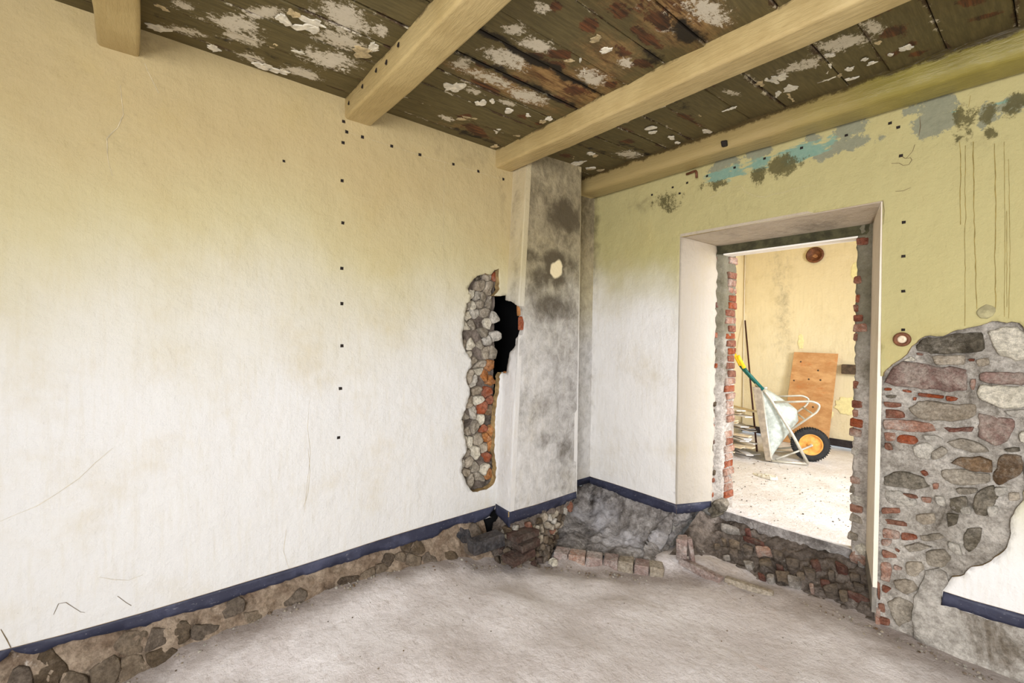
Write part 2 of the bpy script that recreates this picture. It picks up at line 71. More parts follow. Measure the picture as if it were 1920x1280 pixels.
RUBBLE_T = [('red',[(-1.479,0.278),(-1.412,0.267),(-1.321,0.303),(-1.33,0.355),(-1.463,0.327)]),('red',[(-1.491,0.152),(-1.451,0.131),(-1.445,0.192),(-1.476,0.208)]),('white',[(-1.662,0.2),(-1.569,0.19),(-1.508,0.229),(-1.565,0.274),(-1.636,0.286)]),('palered',[(-1.363,0.402),(-1.294,0.322),(-1.259,0.392),(-1.332,0.503)]),('tan',[(-1.54,0.457),(-1.47,0.422),(-1.453,0.505),(-1.512,0.56)]),('grey',[(-1.44,0.447),(-1.37,0.428),(-1.368,0.505),(-1.424,0.529)]),('tan',[(-1.615,0.612),(-1.58,0.576),(-1.561,0.65),(-1.598,0.697)]),('tan',[(-1.59,0.47),(-1.554,0.452),(-1.545,0.527),(-1.573,0.549)]),('white',[(-1.393,0.686),(-1.323,0.679),(-1.311,0.775),(-1.363,0.792)]),('tan',[(-1.31,0.595),(-1.25,0.512),(-1.223,0.602),(-1.287,0.69)]),('red',[(-1.205,0.581),(-1.15,0.58),(-1.159,0.624),(-1.198,0.607)]),('red',[(-1.271,0.839),(-1.229,0.807),(-1.219,0.861),(-1.252,0.882)]),('white',[(-1.227,0.772),(-1.183,0.739),(-1.169,0.857),(-1.205,0.883)]),('tan',[(-1.185,0.698),(-1.111,0.625),(-1.101,0.724),(-1.164,0.788)]),('white',[(-1.112,0.699),(-1.042,0.641),(-1.034,0.746),(-1.086,0.801)]),('tan',[(-1.074,0.598),(-1.027,0.57),(-1.024,0.626),(-1.065,0.66)]),('red',[(-0.952,0.546),(-0.893,0.544),(-0.891,0.609),(-0.937,0.618)]),('darkred',[(-0.907,0.217),(-0.841,0.208),(-0.838,0.282),(-0.886,0.295)]),('red',[(-0.807,0.591),(-0.746,0.589),(-0.685,0.6),(-0.688,0.637),(-0.787,0.648)]),('grey',[(-0.928,0.652),(-0.858,0.54),(-0.84,0.651),(-0.901,0.71)]),('tan',[(-0.839,0.623),(-0.799,0.582),(-0.786,0.694),(-0.827,0.707)]),('palered',[(-0.992,0.691),(-0.961,0.678),(-0.957,0.775),(-0.978,0.764)]),('pale',[(-0.79,0.419),(-0.728,0.406),(-0.728,0.474),(-0.771,0.497)]),('pale',[(-1.051,0.475),(-0.988,0.42),(-0.984,0.526),(-1.028,0.562)]),('grey',[(-1.163,0.433),(-1.086,0.382),(-1.08,0.491),(-1.141,0.537)]),('darkred',[(-1.041,0.332),(-0.999,0.269),(-0.97,0.335),(-1.011,0.398)]),('grey',[(-1.254,0.357),(-1.186,0.356),(-1.185,0.431),(-1.243,0.452)]),('white',[(-1.527,0.761),(-1.472,0.72),(-1.468,0.769),(-1.512,0.799)]),('grey',[(-0.821,0.309),(-0.77,0.281),(-0.765,0.366),(-0.806,0.399)]),('grey',[(-0.927,0.367),(-0.89,0.356),(-0.89,0.434),(-0.92,0.454)]),('grey',[(-1.511,0.596),(-1.453,0.571),(-1.44,0.666),(-1.487,0.681)]),('palered',[(-0.847,-0.18),(-0.795,-0.208),(-0.77,-0.047),(-0.811,0.02)]),('white',[(-0.814,0.034),(-0.771,0.003),(-0.764,0.121),(-0.798,0.143)])]

# ------------------------------------------------------------------ materials
def srgb(c):
    return tuple(((v/255)/12.92 if v/255 <= .04045 else ((v/255+.055)/1.055)**2.4) for v in c) + (1.0,)

class G:
    """a small node graph builder"""
    def __init__(s, name, rough=.85, spec=.25):
        s.m = bpy.data.materials.new(name); s.m.use_nodes = True; s.t = s.m.node_tree
        s.b = s.t.nodes['Principled BSDF']; s.b.inputs['Roughness'].default_value = rough
        s.b.inputs['Specular IOR Level'].default_value = spec
        s.tc = s.t.nodes.new('ShaderNodeTexCoord'); s.geo = s.t.nodes.new('ShaderNodeNewGeometry')
        s.pos = s.geo.outputs['Position']
    def n(s, typ, **kw):
        return s.t.nodes.new('ShaderNode'+typ)
    def put(s, sock, v):
        if isinstance(v, bpy.types.NodeSocket): s.t.links.new(v, sock)
        elif isinstance(v, (int, float)): sock.default_value = v
        else: sock.default_value = v if len(v) == len(sock.default_value) else tuple(v)[:len(sock.default_value)]
    def map(s, vec, scale, off=(0, 0, 0)):
        n = s.n('Mapping'); s.put(n.inputs['Vector'], vec); n.inputs['Scale'].default_value = scale; s.put(n.inputs['Location'], off)
        return n.outputs[0]
    def noise(s, scale=5, det=4, rough=.6, vec=None, dist=0):
        n = s.n('TexNoise'); s.put(n.inputs['Vector'], s.pos if vec is None else vec)
        n.inputs['Scale'].default_value = scale; n.inputs['Detail'].default_value = det
        n.inputs['Roughness'].default_value = rough; n.inputs['Distortion'].default_value = dist
        return n.outputs[0]
    def voro(s, scale, vec=None, feature='DISTANCE_TO_EDGE', out=0):
        n = s.n('TexVoronoi'); n.feature = feature; s.put(n.inputs['Vector'], s.pos if vec is None else vec)
        n.inputs['Scale'].default_value = scale
        return n.outputs[out]
    def ramp(s, v, a, b, lo=0.0, hi=1.0):
        n = s.n('MapRange'); n.interpolation_type = 'SMOOTHSTEP'; s.put(n.inputs[0], v)
        for i, x in enumerate((a, b, lo, hi)): n.inputs[1+i].default_value = x
        return n.outputs[0]
    def math(s, op, a, b=0.0):
        n = s.n('Math'); n.operation = op; s.put(n.inputs[0], a); s.put(n.inputs[1], b)
        return n.outputs[0]
    def mix(s, f, a, b, mode='MIX'):
        n = s.n('Mix'); n.data_type = 'RGBA'; n.blend_type = mode; n.clamp_factor = True
        s.put(n.inputs[0], f); s.put(n.inputs[6], a); s.put(n.inputs[7], b)
        return n.outputs[2]
    def attr(s, name):
        n = s.n('Attribute'); n.attribute_name = name
        return n.outputs['Fac']
    def rnd(s):
        return s.n('ObjectInfo').outputs['Random']
    def z(s):
        n = s.n('SeparateXYZ'); s.put(n.inputs[0], s.pos); return n.outputs[2]
    def bump(s, h, strength=.4, dist=.01, prev=None):
        n = s.n('Bump'); n.inputs['Strength'].default_value = strength; n.inputs['Distance'].default_value = dist
        s.put(n.inputs['Height'], h)
        if prev is not None: s.put(n.inputs['Normal'], prev)
        return n.outputs[0]
    def done(s, col, nrm=None, rough=None, metal=None):
        s.put(s.b.inputs['Base Color'], col)
        if nrm is not None: s.put(s.b.inputs['Normal'], nrm)
        if rough is not None: s.put(s.b.inputs['Roughness'], rough)
        if metal is not None: s.put(s.b.inputs['Metallic'], metal)
        return s.m

M = {}
def flat(name, c, rough=.7, metal=0.0, vary=.25, scale=30, bump=.15, spec=.3):
    g = G(name, rough, spec); c = srgb(c)
    f = g.ramp(g.noise(scale, 5), .35, .7)
    col = g.mix(f, tuple(v*(1-vary) for v in c[:3])+(1,), tuple(min(1, v*(1+vary)) for v in c[:3])+(1,))
    M[name] = g.done(col, g.bump(g.noise(scale*2, 5), bump, .004), metal=metal)
    return M[name]

def paint(name, upper, lower, z0=1.05, z1=1.95, nscale=1.1, mid=(206, 198, 124), slope=0.0, base=0.0):
    """old limewash: warm buff above, paler below, uneven room light put into the colour, with grime_shade, peel, teal and mould masks"""
    g = G(name, .78, .25)
    big = g.noise(nscale, 4, .55); zz = g.math('ADD', g.z(), g.math('MULTIPLY', g.math('SUBTRACT', big, .5), .9))
    if slope:
        sx = g.n('SeparateXYZ'); g.put(sx.inputs[0], g.pos); zz = g.math('ADD', zz, g.math('MULTIPLY', g.math('ADD', sx.outputs[0], 1.9), slope))
    col = g.mix(g.ramp(zz, z0, z1), srgb(lower), srgb(mid)); col = g.mix(g.ramp(zz, z1-.35, z1+.45), col, srgb(upper))
    brush = g.noise(7, 4, .6, g.map(g.pos, (6, 6, .7)))
    col = g.mix(g.ramp(brush, .45, .75, 0, .13), col, srgb((176, 160, 112)))
    col = g.mix(g.ramp(g.noise(2.3, 5, .65), .5, .78, 0, .30), col, srgb((170, 150, 92)))
    col = g.mix(g.ramp(g.noise(60, 3, .7), .70, .78, 0, .35), col, srgb((120, 105, 70)))
    sp = g.noise(38, 8, .75); sp2 = g.noise(9, 6, .7)
    def mask(a, noise_, soft=.08, gain=.9):
        return g.math('MULTIPLY', g.ramp(g.attr(a), .04, .25), g.ramp(g.math('ADD', g.attr(a), g.math('MULTIPLY', g.math('SUBTRACT', noise_, .5), gain)), .5-soft, .5+soft))
    grey = g.mix(sp, srgb((116, 118, 96)), srgb((146, 144, 118)))
    col = g.mix(mask('peel', g.math('ADD', g.math('MULTIPLY', g.noise(7, 8, .7), .55), g.math('MULTIPLY', g.noise(32, 9, .8), .45)), .06, 3.4), col, grey)
    col = g.mix(mask('teal', g.noise(13, 8, .75, g.map(g.pos, (.5, 1, 2.4))), .16, 3.8), col, g.mix(sp, srgb((92, 134, 118)), srgb((142, 160, 138))))
    mf = g.math('MULTIPLY', mask('mould', g.math('ADD', g.math('MULTIPLY', g.noise(13, 8, .75, g.map(g.pos, (1, 1, .45))), .5), g.math('MULTIPLY', g.noise(46, 9, .85), .5)), .14, 4.2), .92)
    col = g.mix(mf, col, g.mix(sp2, srgb((62, 58, 30)), srgb((104, 96, 58))))
    gf = g.math('MULTIPLY', g.ramp(g.math('ADD', g.attr('grime_shade'), g.math('MULTIPLY', g.math('SUBTRACT', g.noise(13, 9, .78, g.map(g.pos, (1, 1, .8)), .4), .5), 1.25)), .10, 1.05), .9)
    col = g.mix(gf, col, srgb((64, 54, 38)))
    col = g.mix(g.ramp(g.attr('pale'), .35, .6), col, srgb((222, 208, 168)))
    lumps = g.bump(g.noise(4.5, 7, .62), .55, .04)
    lumps = g.bump(g.noise(9, 5, .6, g.map(g.pos, (9, 9, 1.2))), .16, .010, lumps)
    lumps = g.bump(g.noise(38, 6, .7), .34, .008, lumps)
    M[name] = g.done(col, lumps)
    return M[name]
paint('limewash', (176, 158, 115), (204, 203, 199), .95, 2.0, 1.1, (184, 174, 134))
paint('limewash_green', (176, 166, 116), (222, 220, 215), 1.15, 1.95, 1.1, (178, 169, 116), .56)
paint('limewash_column', (182, 168, 134), (206, 204, 200), 1.15, 1.95, 1.1, (186, 177, 146))
paint('reveal_paint', (178, 161, 138), (184, 176, 162), 1.2, 2.2, 1.1, (180, 168, 148))  # dimmer copy for left reveal and soffit, shade put into the colour
paint('reveal_paint_lit', (226, 212, 190), (232, 222, 204), 1.2, 2.2, 1.1, (230, 218, 198))  # brighter copy for the right reveal, light put into the colour
paint('far_paint', (226, 212, 172), (226, 214, 178), mid=(226, 212, 172))

def strip_paint():
    g = G('navy_band', .5, .35)
    c = g.mix(g.ramp(g.noise(6, 6, .7), .4, .75), srgb((44, 46, 62)), srgb((66, 69, 88)))
    c = g.mix(g.ramp(g.noise(26, 8, .75, g.map(g.pos, (1, 1, 2.4))), .6, .68, 0, .6), c, srgb((150, 150, 152)))
    c = g.mix(g.ramp(g.noise(130, 3), .7, .75, 0, .8), c, srgb((205, 203, 198)))
    M['navy_band'] = g.done(c, g.bump(g.noise(40, 6), .3, .006))
strip_paint()

def mortar(name, a, b, dark, smear=.35, sc=6, lump=.5):
    g = G(name, .95, .12)
    c = g.mix(g.ramp(g.noise(sc, 7, .7), .35, .68), srgb(a), srgb(b))
    c = g.mix(g.ramp(g.noise(sc*.6, 7, .72, dist=.6), .52, .68, 0, .85), c, srgb(dark))
    c = g.mix(g.ramp(g.noise(sc*1.7, 8, .75), .60, .72, 0, smear), c, srgb((226, 222, 214)))
    c = g.mix(g.ramp(g.noise(40, 9, .82), .36, .62), g.mix(1.0, c, (.72, .69, .65, 1), 'MULTIPLY'), g.mix(1.0, c, (1.32, 1.30, 1.26, 1), 'MULTIPLY'))
    c = g.mix(g.ramp(g.noise(90, 4, .7), .62, .75, 0, .5), c, srgb((60, 54, 46)))
    if name == 'jamb_mortar':
        c = g.mix(g.ramp(g.math('ADD', g.z(), g.math('MULTIPLY', g.noise(5, 6), .8)), 1.3, 1.9, 0, .85), c, g.mix(g.noise(22, 7, .75), srgb((66, 62, 42)), srgb((132, 126, 100))))  # upper jamb darkened, its shade put into the mortar colour
    if name == 'concrete_sooty':
        c = g.mix(g.ramp(g.math('ADD', g.attr('chalk'), g.math('MULTIPLY', g.math('SUBTRACT', g.noise(6, 9, .8), .5), 1.6)), .25, 1.0, 0, .9), c, srgb((206, 203, 204)))
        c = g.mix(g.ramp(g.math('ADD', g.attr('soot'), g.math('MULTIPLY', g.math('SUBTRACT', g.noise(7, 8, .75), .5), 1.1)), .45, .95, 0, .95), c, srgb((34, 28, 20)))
    n = g.bump(g.noise(14, 8, .72), lump, .05)
    n = g.bump(g.noise(70, 5, .7), .5, .008, n)
    M[name] = g.done(c, n)
mortar('mortar_pale', (160, 154, 144), (206, 201, 192), (94, 86, 74), .7, 5.5, .9)
mortar('mortar_grey', (128, 124, 116), (170, 166, 158), (80, 76, 68))
mortar('mortar_earth', (112, 96, 81), (152, 138, 121), (56, 46, 37), .5)
mortar('concrete_sooty', (112, 107, 103), (182, 178, 175), (46, 41, 37), .8, 4.2, .8)
mortar('jamb_mortar', (150, 144, 136), (196, 191, 184), (104, 96, 86), .5)
mortar('cement', (150, 146, 138), (186, 182, 174), (96, 86, 72), .3, 3.6, .5)
mortar('rubble_dark', (92, 84, 77), (136, 126, 117), (44, 38, 33), .6, 6, .8)

def stone(name, a, b, smear=.4, msc=(198, 190, 176)):
    g = G(name, .9, .15)
    r = g.rnd(); vec = g.n('VectorMath'); vec.operation = 'ADD'; g.put(vec.inputs[0], g.pos); g.put(vec.inputs[1], r)
    c = g.mix(g.ramp(g.noise(11, 7, .72, vec.outputs[0]), .32, .68), srgb(a), srgb(b))
    c = g.mix(g.math('MULTIPLY', g.math('SUBTRACT', r, .4), .5), c, srgb(tuple(int(v*.62) for v in a)))
    c = g.mix(g.ramp(g.noise(5.5, 9, .80, dist=.3), .43, .62, 0, smear*.95), c, srgb(msc))
    c = g.mix(g.ramp(g.noise(19, 9, .8), .53, .66, 0, smear), c, srgb(msc))
    c = g.mix(g.ramp(g.noise(8, 9, .8, g.map(g.pos, (1, 1, 1), (3, 1, 7))), .52, .70, 0, .55), c, srgb(tuple(int(v*.5) for v in a)))
    c = g.mix(g.ramp(g.noise(75, 5, .75), .60, .72, 0, .55), c, srgb(tuple(int(v*.45) for v in a)))
    c = g.mix(g.ramp(g.noise(48, 9, .82), .38, .62), g.mix(1.0, c, (.72, .70, .66, 1), 'MULTIPLY'), g.mix(1.0, c, (1.32, 1.30, 1.26, 1), 'MULTIPLY'))
    n = g.bump(g.noise(24, 8, .72), .9, .03); n = g.bump(g.noise(90, 6, .7), .7, .007, n)
    M[name] = g.done(c, n)
stone('stone_dark', (70, 64, 52), (122, 114, 98), .35)
stone('stone_grey', (128, 120, 106), (170, 161, 146), .5)
stone('stone_pale', (172, 166, 154), (200, 195, 184), .4, (216, 212, 204))
stone('stone_white', (206, 200, 182), (228, 222, 206), .2, (180, 170, 150))
stone('stone_pink', (126, 98, 90), (160, 134, 124), .7, (184, 174, 162))
stone('stone_tan', (150, 138, 120), (184, 173, 156), .4)
stone('stone_brown', (92, 72, 52), (134, 110, 84), .4)
stone('stone_darkred', (104, 56, 44), (136, 84, 68), .35)
stone('brick_orange', (140, 66, 36), (164, 88, 54), .2)
stone('brick_red', (116, 66, 50), (152, 98, 78), .4, (178, 156, 136))
stone('brick_palered', (150, 104, 84), (182, 142, 122), .7, (196, 188, 178))
stone('brick_ochre', (164, 98, 46), (204, 146, 88), .25)
stone('brick_soot', (66, 50, 44), (98, 76, 68), .5, (112, 106, 98))
for _k, _a, _b in (('dark', (66, 56, 46), (100, 88, 76)), ('grey', (94, 84, 74), (134, 122, 110)), ('tan', (112, 98, 82), (142, 128, 110)), ('brown', (78, 66, 52), (108, 94, 76)), ('pale', (150, 144, 136), (188, 183, 176))):
    stone('base_'+_k, _a, _b, .6, (112, 102, 90))
stone('base_red', (96, 60, 50), (124, 84, 74), .6, (110, 100, 90))
stone('brick_dusty', (142, 118, 110), (180, 160, 152), .7, (196, 190, 185))
stone('soot_block', (52, 52, 56), (92, 84, 80), .3, (110, 112, 116))

def earth(name, a, b, dk, streak):
    g = G(name, .97, .1)
    c = g.mix(g.ramp(g.noise(2.2, 7, .68), .35, .68), srgb(a), srgb(b))
    c = g.mix(g.ramp(g.noise(1.3, 6, .7, g.map(g.pos, (1, 1, 1), (5, 3, 0))), .50, .72, 0, .5), c, srgb(dk))
    c = g.mix(g.ramp(g.noise(3.5, 6, .7, g.map(g.pos, (1, 2.6, 1), (1, 8, 0))), .6, .78, 0, .38), c, srgb(streak))
    c = g.mix(g.ramp(g.noise(26, 6, .75), .5, .7, 0, .42), c, srgb(dk))
    c = g.mix(g.ramp(g.noise(150, 3, .7), .66, .74, 0, .5), c, srgb((84, 74, 62)))
    c = g.mix(g.ramp(g.math('ADD', g.attr('dirt'), g.math('MULTIPLY', g.math('SUBTRACT', g.noise(4, 8, .75), .5), 1.1)), .3, .95, 0, .62), c, srgb((122, 104, 88)))
    n = g.bump(g.noise(5, 7, .65), .7, .05); n = g.bump(g.noise(30, 8, .74), .8, .02, n); n = g.bump(g.noise(140, 4), .35, .004, n)
    M[name] = g.done(c, n)
earth('earth_floor', (222, 213, 208), (246, 240, 237), (176, 162, 152), (228, 200, 184))
earth('dusty_floor', (222, 216, 208), (240, 237, 234), (190, 174, 152), (214, 194, 168))

def beam_paint(name, a, b, rough=.34):
    g = G(name, rough, .5)
    c = g.mix(g.ramp(g.noise(3.5, 5, .6), .35, .7), srgb(a), srgb(b))
    if name == 'beam_green':
        sx = g.n('SeparateXYZ'); g.put(sx.inputs[0], g.pos)
        c = g.mix(g.ramp(g.math('ADD', sx.outputs[0], g.noise(2, 4)), -.9, .1), srgb((160, 140, 92)), c)
    c = g.mix(g.ramp(g.noise(48, 6, .75), .70, .76, 0, .8), c, srgb((66, 52, 22)))
    c = g.mix(g.ramp(g.noise(5, 7, .7, g.map(g.pos, (.5, 5, 5))), .66, .74, 0, .35), c, srgb((104, 88, 46)))
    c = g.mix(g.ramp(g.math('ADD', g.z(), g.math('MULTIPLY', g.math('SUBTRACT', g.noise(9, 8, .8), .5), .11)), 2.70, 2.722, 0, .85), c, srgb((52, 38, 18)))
    n = g.bump(g.noise(11, 6, .65, g.map(g.pos, (.7, 4, 4))), .42, .02); n = g.bump(g.noise(70, 4), .12, .003, n)
    M[name] = g.done(c, n)
beam_paint('beam_gloss', (164, 142, 94), (182, 161, 112))
beam_paint('beam_green', (130, 118, 54), (152, 140, 70), .2)

def plank_mat():
    g = G('peeling_plank', .62, .35)
    r = g.rnd()
    gr = g.noise(9, 7, .7, g.map(g.pos, (9, .8, 9)))
    c = g.mix(g.ramp(gr, .35, .7), srgb((78, 69, 40)), srgb((100, 88, 54)))
    c = g.mix(g.ramp(g.noise(1.7, 5, .65), .5, .75, 0, .6), c, srgb((92, 78, 42)))
    sp = g.noise(56, 9, .84, g.map(g.pos, (1, .6, 1)), .25); sp2 = g.noise(14, 9, .8)
    def mask(a, nz, soft, gain): return g.math('MULTIPLY', g.ramp(g.attr(a), .03, .2), g.ramp(g.math('ADD', g.attr(a), g.math('MULTIPLY', g.math('SUBTRACT', nz, .5), gain)), .5-soft, .5+soft))
    c = g.mix(mask('tan', sp2, .3, 1.2), c, g.mix(g.ramp(g.noise(10, 8, .8, g.map(g.pos, (5, .6, 5))), .38, .6), srgb((78, 46, 20)), srgb((150, 118, 72))))
    c = g.mix(mask('primer', g.math('ADD', g.math('MULTIPLY', sp, .6), g.math('MULTIPLY', sp2, .4)), .04, 4.2), c, g.mix(sp2, srgb((176, 166, 142)), srgb((206, 197, 178))))
    c = g.mix(mask('bare', sp2, .10, 3.2), c, g.mix(g.ramp(gr, .35, .7), srgb((44, 28, 14)), srgb((108, 64, 34))))
    c = g.mix(g.ramp(g.noise(20, 8, .78, g.map(g.pos, (2.2, .9, 1), (3, 9, 0))), .665, .70, 0, .75), c, srgb((80, 46, 22)))
    c = g.mix(g.ramp(g.noise(31, 8, .8, g.map(g.pos, (1.6, .9, 1), (7, 2, 0))), .68, .71, 0, .7), c, srgb((206, 196, 170)))
    ed = g.attr('edge')
    c = g.mix(g.math('MULTIPLY', g.ramp(g.math('ADD', ed, g.math('MULTIPLY', g.math('SUBTRACT', g.noise(26, 8, .8, g.map(g.pos, (1, .6, 1), (4, 4, 0))), .5), 3.4)), .95, 1.05), .85), c, srgb((196, 186, 160)))
    c = g.mix(g.math('MULTIPLY', g.ramp(g.math('ADD', ed, g.math('MULTIPLY', g.math('SUBTRACT', g.noise(17, 8, .8, g.map(g.pos, (1, .5, 1), (1, 6, 0))), .5), 3.0)), .72, .95), .85), c, srgb((56, 34, 16)))
    c = g.mix(mask('mould', sp2, .2, 1.9), c, srgb((26, 19, 9)))
    n = g.bump(gr, .25, .01); n = g.bump(sp, .35, .006, n)
    M['peeling_plank'] = g.done(c, n)
plank_mat()
flat('paint_flake', (208, 201, 182), .6, vary=.2)
flat('paint_flake_tan', (172, 154, 116), .7, vary=.3)
flat('soot', (9, 8, 7), 1, vary=.3)
flat('lintel_concrete', (66, 63, 42), .9, vary=.4, scale=16, bump=.6)
flat('void_black', (3, 3, 3), 1, vary=.1)
flat('crack_dark', (104, 88, 62), 1)
flat('crack_fine', (190, 178, 148), 1)
flat('rust_streak', (140, 122, 64), .8, vary=.25)
flat('nail_dark', (34, 26, 20), .8)
flat('plaster_edge', (150, 126, 84), .95, vary=.35, scale=22, bump=.6)
flat('ceiling_void', (20, 16, 10), 1)
flat('black_skirting', (48, 44, 46), .5)
flat('old_wood', (84, 70, 56), .85, vary=.35)
flat('lath_wood', (222, 204, 172), .85, vary=.18, scale=14)
flat('lath_grey', (214, 210, 204), .85, vary=.18, scale=14)
flat('rod_rust', (72, 40, 30), .7, vary=.3)
flat('galvanised', (196, 192, 178), .45, .35, .12, 22)
flat('tray_dusty', (188, 196, 188), .75, .1, .18, 24)
flat('lip_dusty', (150, 138, 120), .8, .1, .2, 24)
flat('frame_green', (22, 92, 84), .4)
flat('grip_yellow', (244, 200, 40), .4, vary=.08)
flat('tyre_rubber', (46, 45, 44), .85, vary=.2)
flat('rim_orange', (226, 160, 78), .5, vary=.2)
flat('pipe_rust', (112, 70, 44), .6, vary=.35)
flat('porcelain', (222, 206, 176), .4)
flat('grey_filler', (158, 150, 112), .9, vary=.25, scale=26, bump=.5)
flat('white_paint', (240, 234, 222), .6, vary=.04)
flat('grey_band', (128, 122, 112), .8, vary=.25)
def ply():
    g = G('plywood', .65, .3)
    c = g.mix(g.ramp(g.noise(4, 8, .7, g.map(g.pos, (1, 1, 2.2))), .35, .7), srgb((182, 132, 82)), srgb((212, 168, 116)))
    c = g.mix(g.ramp(g.noise(8, 7, .7, g.map(g.pos, (.7, 1, 2), (4, 0, 0))), .52, .72, 0, .6), c, srgb((196, 112, 50)))
    c = g.mix(g.ramp(g.noise(40, 5, .7), .6, .75, 0, .4), c, srgb((228, 210, 180)))
    M['plywood'] = g.done(c, g.bump(g.noise(30, 5), .15, .004))
ply()

# ------------------------------------------------------------------ geometry helpers
def tag(o, label=None, cat=None, group=None, kind=None):
    if label: o['label'] = label
    if cat: o['category'] = cat
    if group: o['group'] = group
    if kind: o['kind'] = kind
    return o
def link(name, verts, faces, mats, parent=None, loc=None, smooth=True, mi=None):
    me = bpy.data.meshes.new(name)
    loc = Vector(loc) if loc is not None else Vector((0, 0, 0))
    me.from_pydata([tuple(Vector(v)-loc) for v in verts], [], faces)
    for m in (mats if isinstance(mats, (list, tuple)) else [mats]): me.materials.append(M[m])
    if mi: me.polygons.foreach_set('material_index', mi)
    me.polygons.foreach_set('use_smooth', [smooth]*len(me.polygons))
    me.update()
    o = bpy.data.objects.new(name, me); COL.objects.link(o); o.location = loc
    if parent is not None:
        o.parent = parent; o.location = loc - parent.location
    return o
def from_bm(name, bm, m, parent=None, smooth=True, loc=(0, 0, 0)):
    bmesh.ops.recalc_face_normals(bm, faces=bm.faces)
    me = bpy.data.meshes.new(name); bm.to_mesh(me); bm.free()
    for k in (m if isinstance(m, (list, tuple)) else [m]): me.materials.append(M[k])
    me.polygons.foreach_set('use_smooth', [smooth]*len(me.polygons))
    o = bpy.data.objects.new(name, me); COL.objects.link(o); o.location = loc
    if parent is not None: o.parent = parent
    return o
def empty(name, loc=(0, 0, 0)):
    o = bpy.data.objects.new(name, None); COL.objects.link(o); o.location = loc; o.empty_display_size = .1
    return o
def nz(x, y, z, s=1.0):
    return noise.noise(Vector((x*s, y*s, z*s)))
def fbm(x, y, z, s=1.0, o=4):
    return noise.fractal(Vector((x*s, y*s, z*s)), 1.0, 2.0, o)
def inside(P, poly):
    """vectorised even-odd test"""
    P = np.asarray(P, float); poly = np.asarray(poly, float)
    x, y = P[:, 0], P[:, 1]; res = np.zeros(len(P), bool); j = len(poly)-1
    for i in range(len(poly)):
        xi, yi = poly[i]; xj, yj = poly[j]
        c = ((yi > y) != (yj > y)) & (x < (xj-xi)*(y-yi)/((yj-yi) or 1e-12)+xi)
        res ^= c; j = i
    return res
def ragged(poly, step=.02, amp=.004, closed=True, seed=0):
    """resample a traced line and roughen it"""
    out = []; n = len(poly); rr = random.Random(seed)
    for i in range(n if closed else n-1):
        a, b = Vector(poly[i]), Vector(poly[(i+1) % n]); L = (b-a).length; k = max(1, int(L/step))
        for q in range(k):
            p = a.lerp(b, q/k); out.append((p.x+rr.uniform(-amp, amp), p.y+rr.uniform(-amp, amp)))
    if not closed: out.append(tuple(poly[-1]))
    return out
def sheet(name, outline, holes, place, spacing, thick, mats, parent=None, attrs=None, fine=None, edge_mi=None):
    """plaster skin: constrained triangulation of an outline with holes, extruded back by thick. place(u,v,d) -> xyz"""
    pts = []; edges = []
    for loop in [outline]+list(holes):
        s = len(pts); pts += list(loop); edges += [(s+i, s+(i+1) % len(loop)) for i in range(len(loop))]
    nb = len(pts); A = np.array(outline); lo, hi = A.min(0), A.max(0); rr = random.Random(3)
    grid = []
    nu, nv = int((hi[0]-lo[0])/spacing), int((hi[1]-lo[1])/spacing)
    for i in range(1, nu+1):
        for j in range(1, nv+1):
            u = lo[0]+(i-.5*(j % 2))*spacing; v = lo[1]+j*spacing*.999
            if fine and not fine(u, v) and (i % 6 or j % 6): continue
            grid.append((u+rr.uniform(-.1, .1)*spacing, v+rr.uniform(-.1, .1)*spacing))
    grid = np.array(grid) if grid else np.zeros((0, 2))
    if len(grid):
        ok = inside(grid, outline)
        for h in holes: ok &= ~inside(grid, h)
        B = np.array(pts); keep = np.ones(len(grid), bool)
        for b in B: keep &= (np.abs(grid[:, 0]-b[0]) > spacing*.4) | (np.abs(grid[:, 1]-b[1]) > spacing*.4)
        grid = grid[ok & keep]
    allp = [Vector(p) for p in pts]+[Vector(p) for p in grid]
    V, E_, F, *_ = delaunay_2d_cdt(allp, edges, [], 0, 1e-6)
    C = np.array([[sum(V[i].x for i in f)/3, sum(V[i].y for i in f)/3] for f in F])
    ok = inside(C, outline)
    for h in holes: ok &= ~inside(C, h)
    F = [f for f, k in zip(F, ok) if k]
    front = [place(v.x, v.y, 0.0) for v in V]
    # orientation: make the face normals follow the outward side (place with d<0 lies behind)
    f0 = F[0]; a, b, c = (Vector(front[i]) for i in f0); nrm = (b-a).cross(c-a)
    outward = Vector(place(V[f0[0]].x, V[f0[0]].y, .01)) - a
    if nrm.dot(outward) < 0: F = [tuple(reversed(f)) for f in F]
    used = {}
    for f in F:
        for i in range(len(f)):
            e = (f[i], f[(i+1) % len(f)]); used[e] = 1
    bd = [e for e in used if (e[1], e[0]) not in used]
    n0 = len(front); back = {}; verts = list(front); faces = list(F); mi = [0]*len(F)
    for a_, b_ in bd:
        for k in (a_, b_):
            if k not in back: back[k] = len(verts); verts.append(place(V[k].x, V[k].y, -thick))
        faces.append((b_, a_, back[a_], back[b_])); mi.append(edge_mi if edge_mi is not None else 0)
    o = link(name, verts, faces, mats, parent, smooth=False, mi=mi)
    o.data.polygons.foreach_set('use_smooth', [len(f) == 3 for f in faces])
    if attrs:
        uv = np.array([[v.x, v.y] for v in V]+[[0, 0]]*(len(verts)-n0))
        inv = {b: a for a, b in back.items()}
        for b, a in inv.items(): uv[b] = (V[a].x, V[a].y)
        for an, fn in attrs.items():
            at = o.data.attributes.new(an, 'FLOAT', 'POINT'); at.data.foreach_set('value', fn(uv).astype(np.float32))
    return o
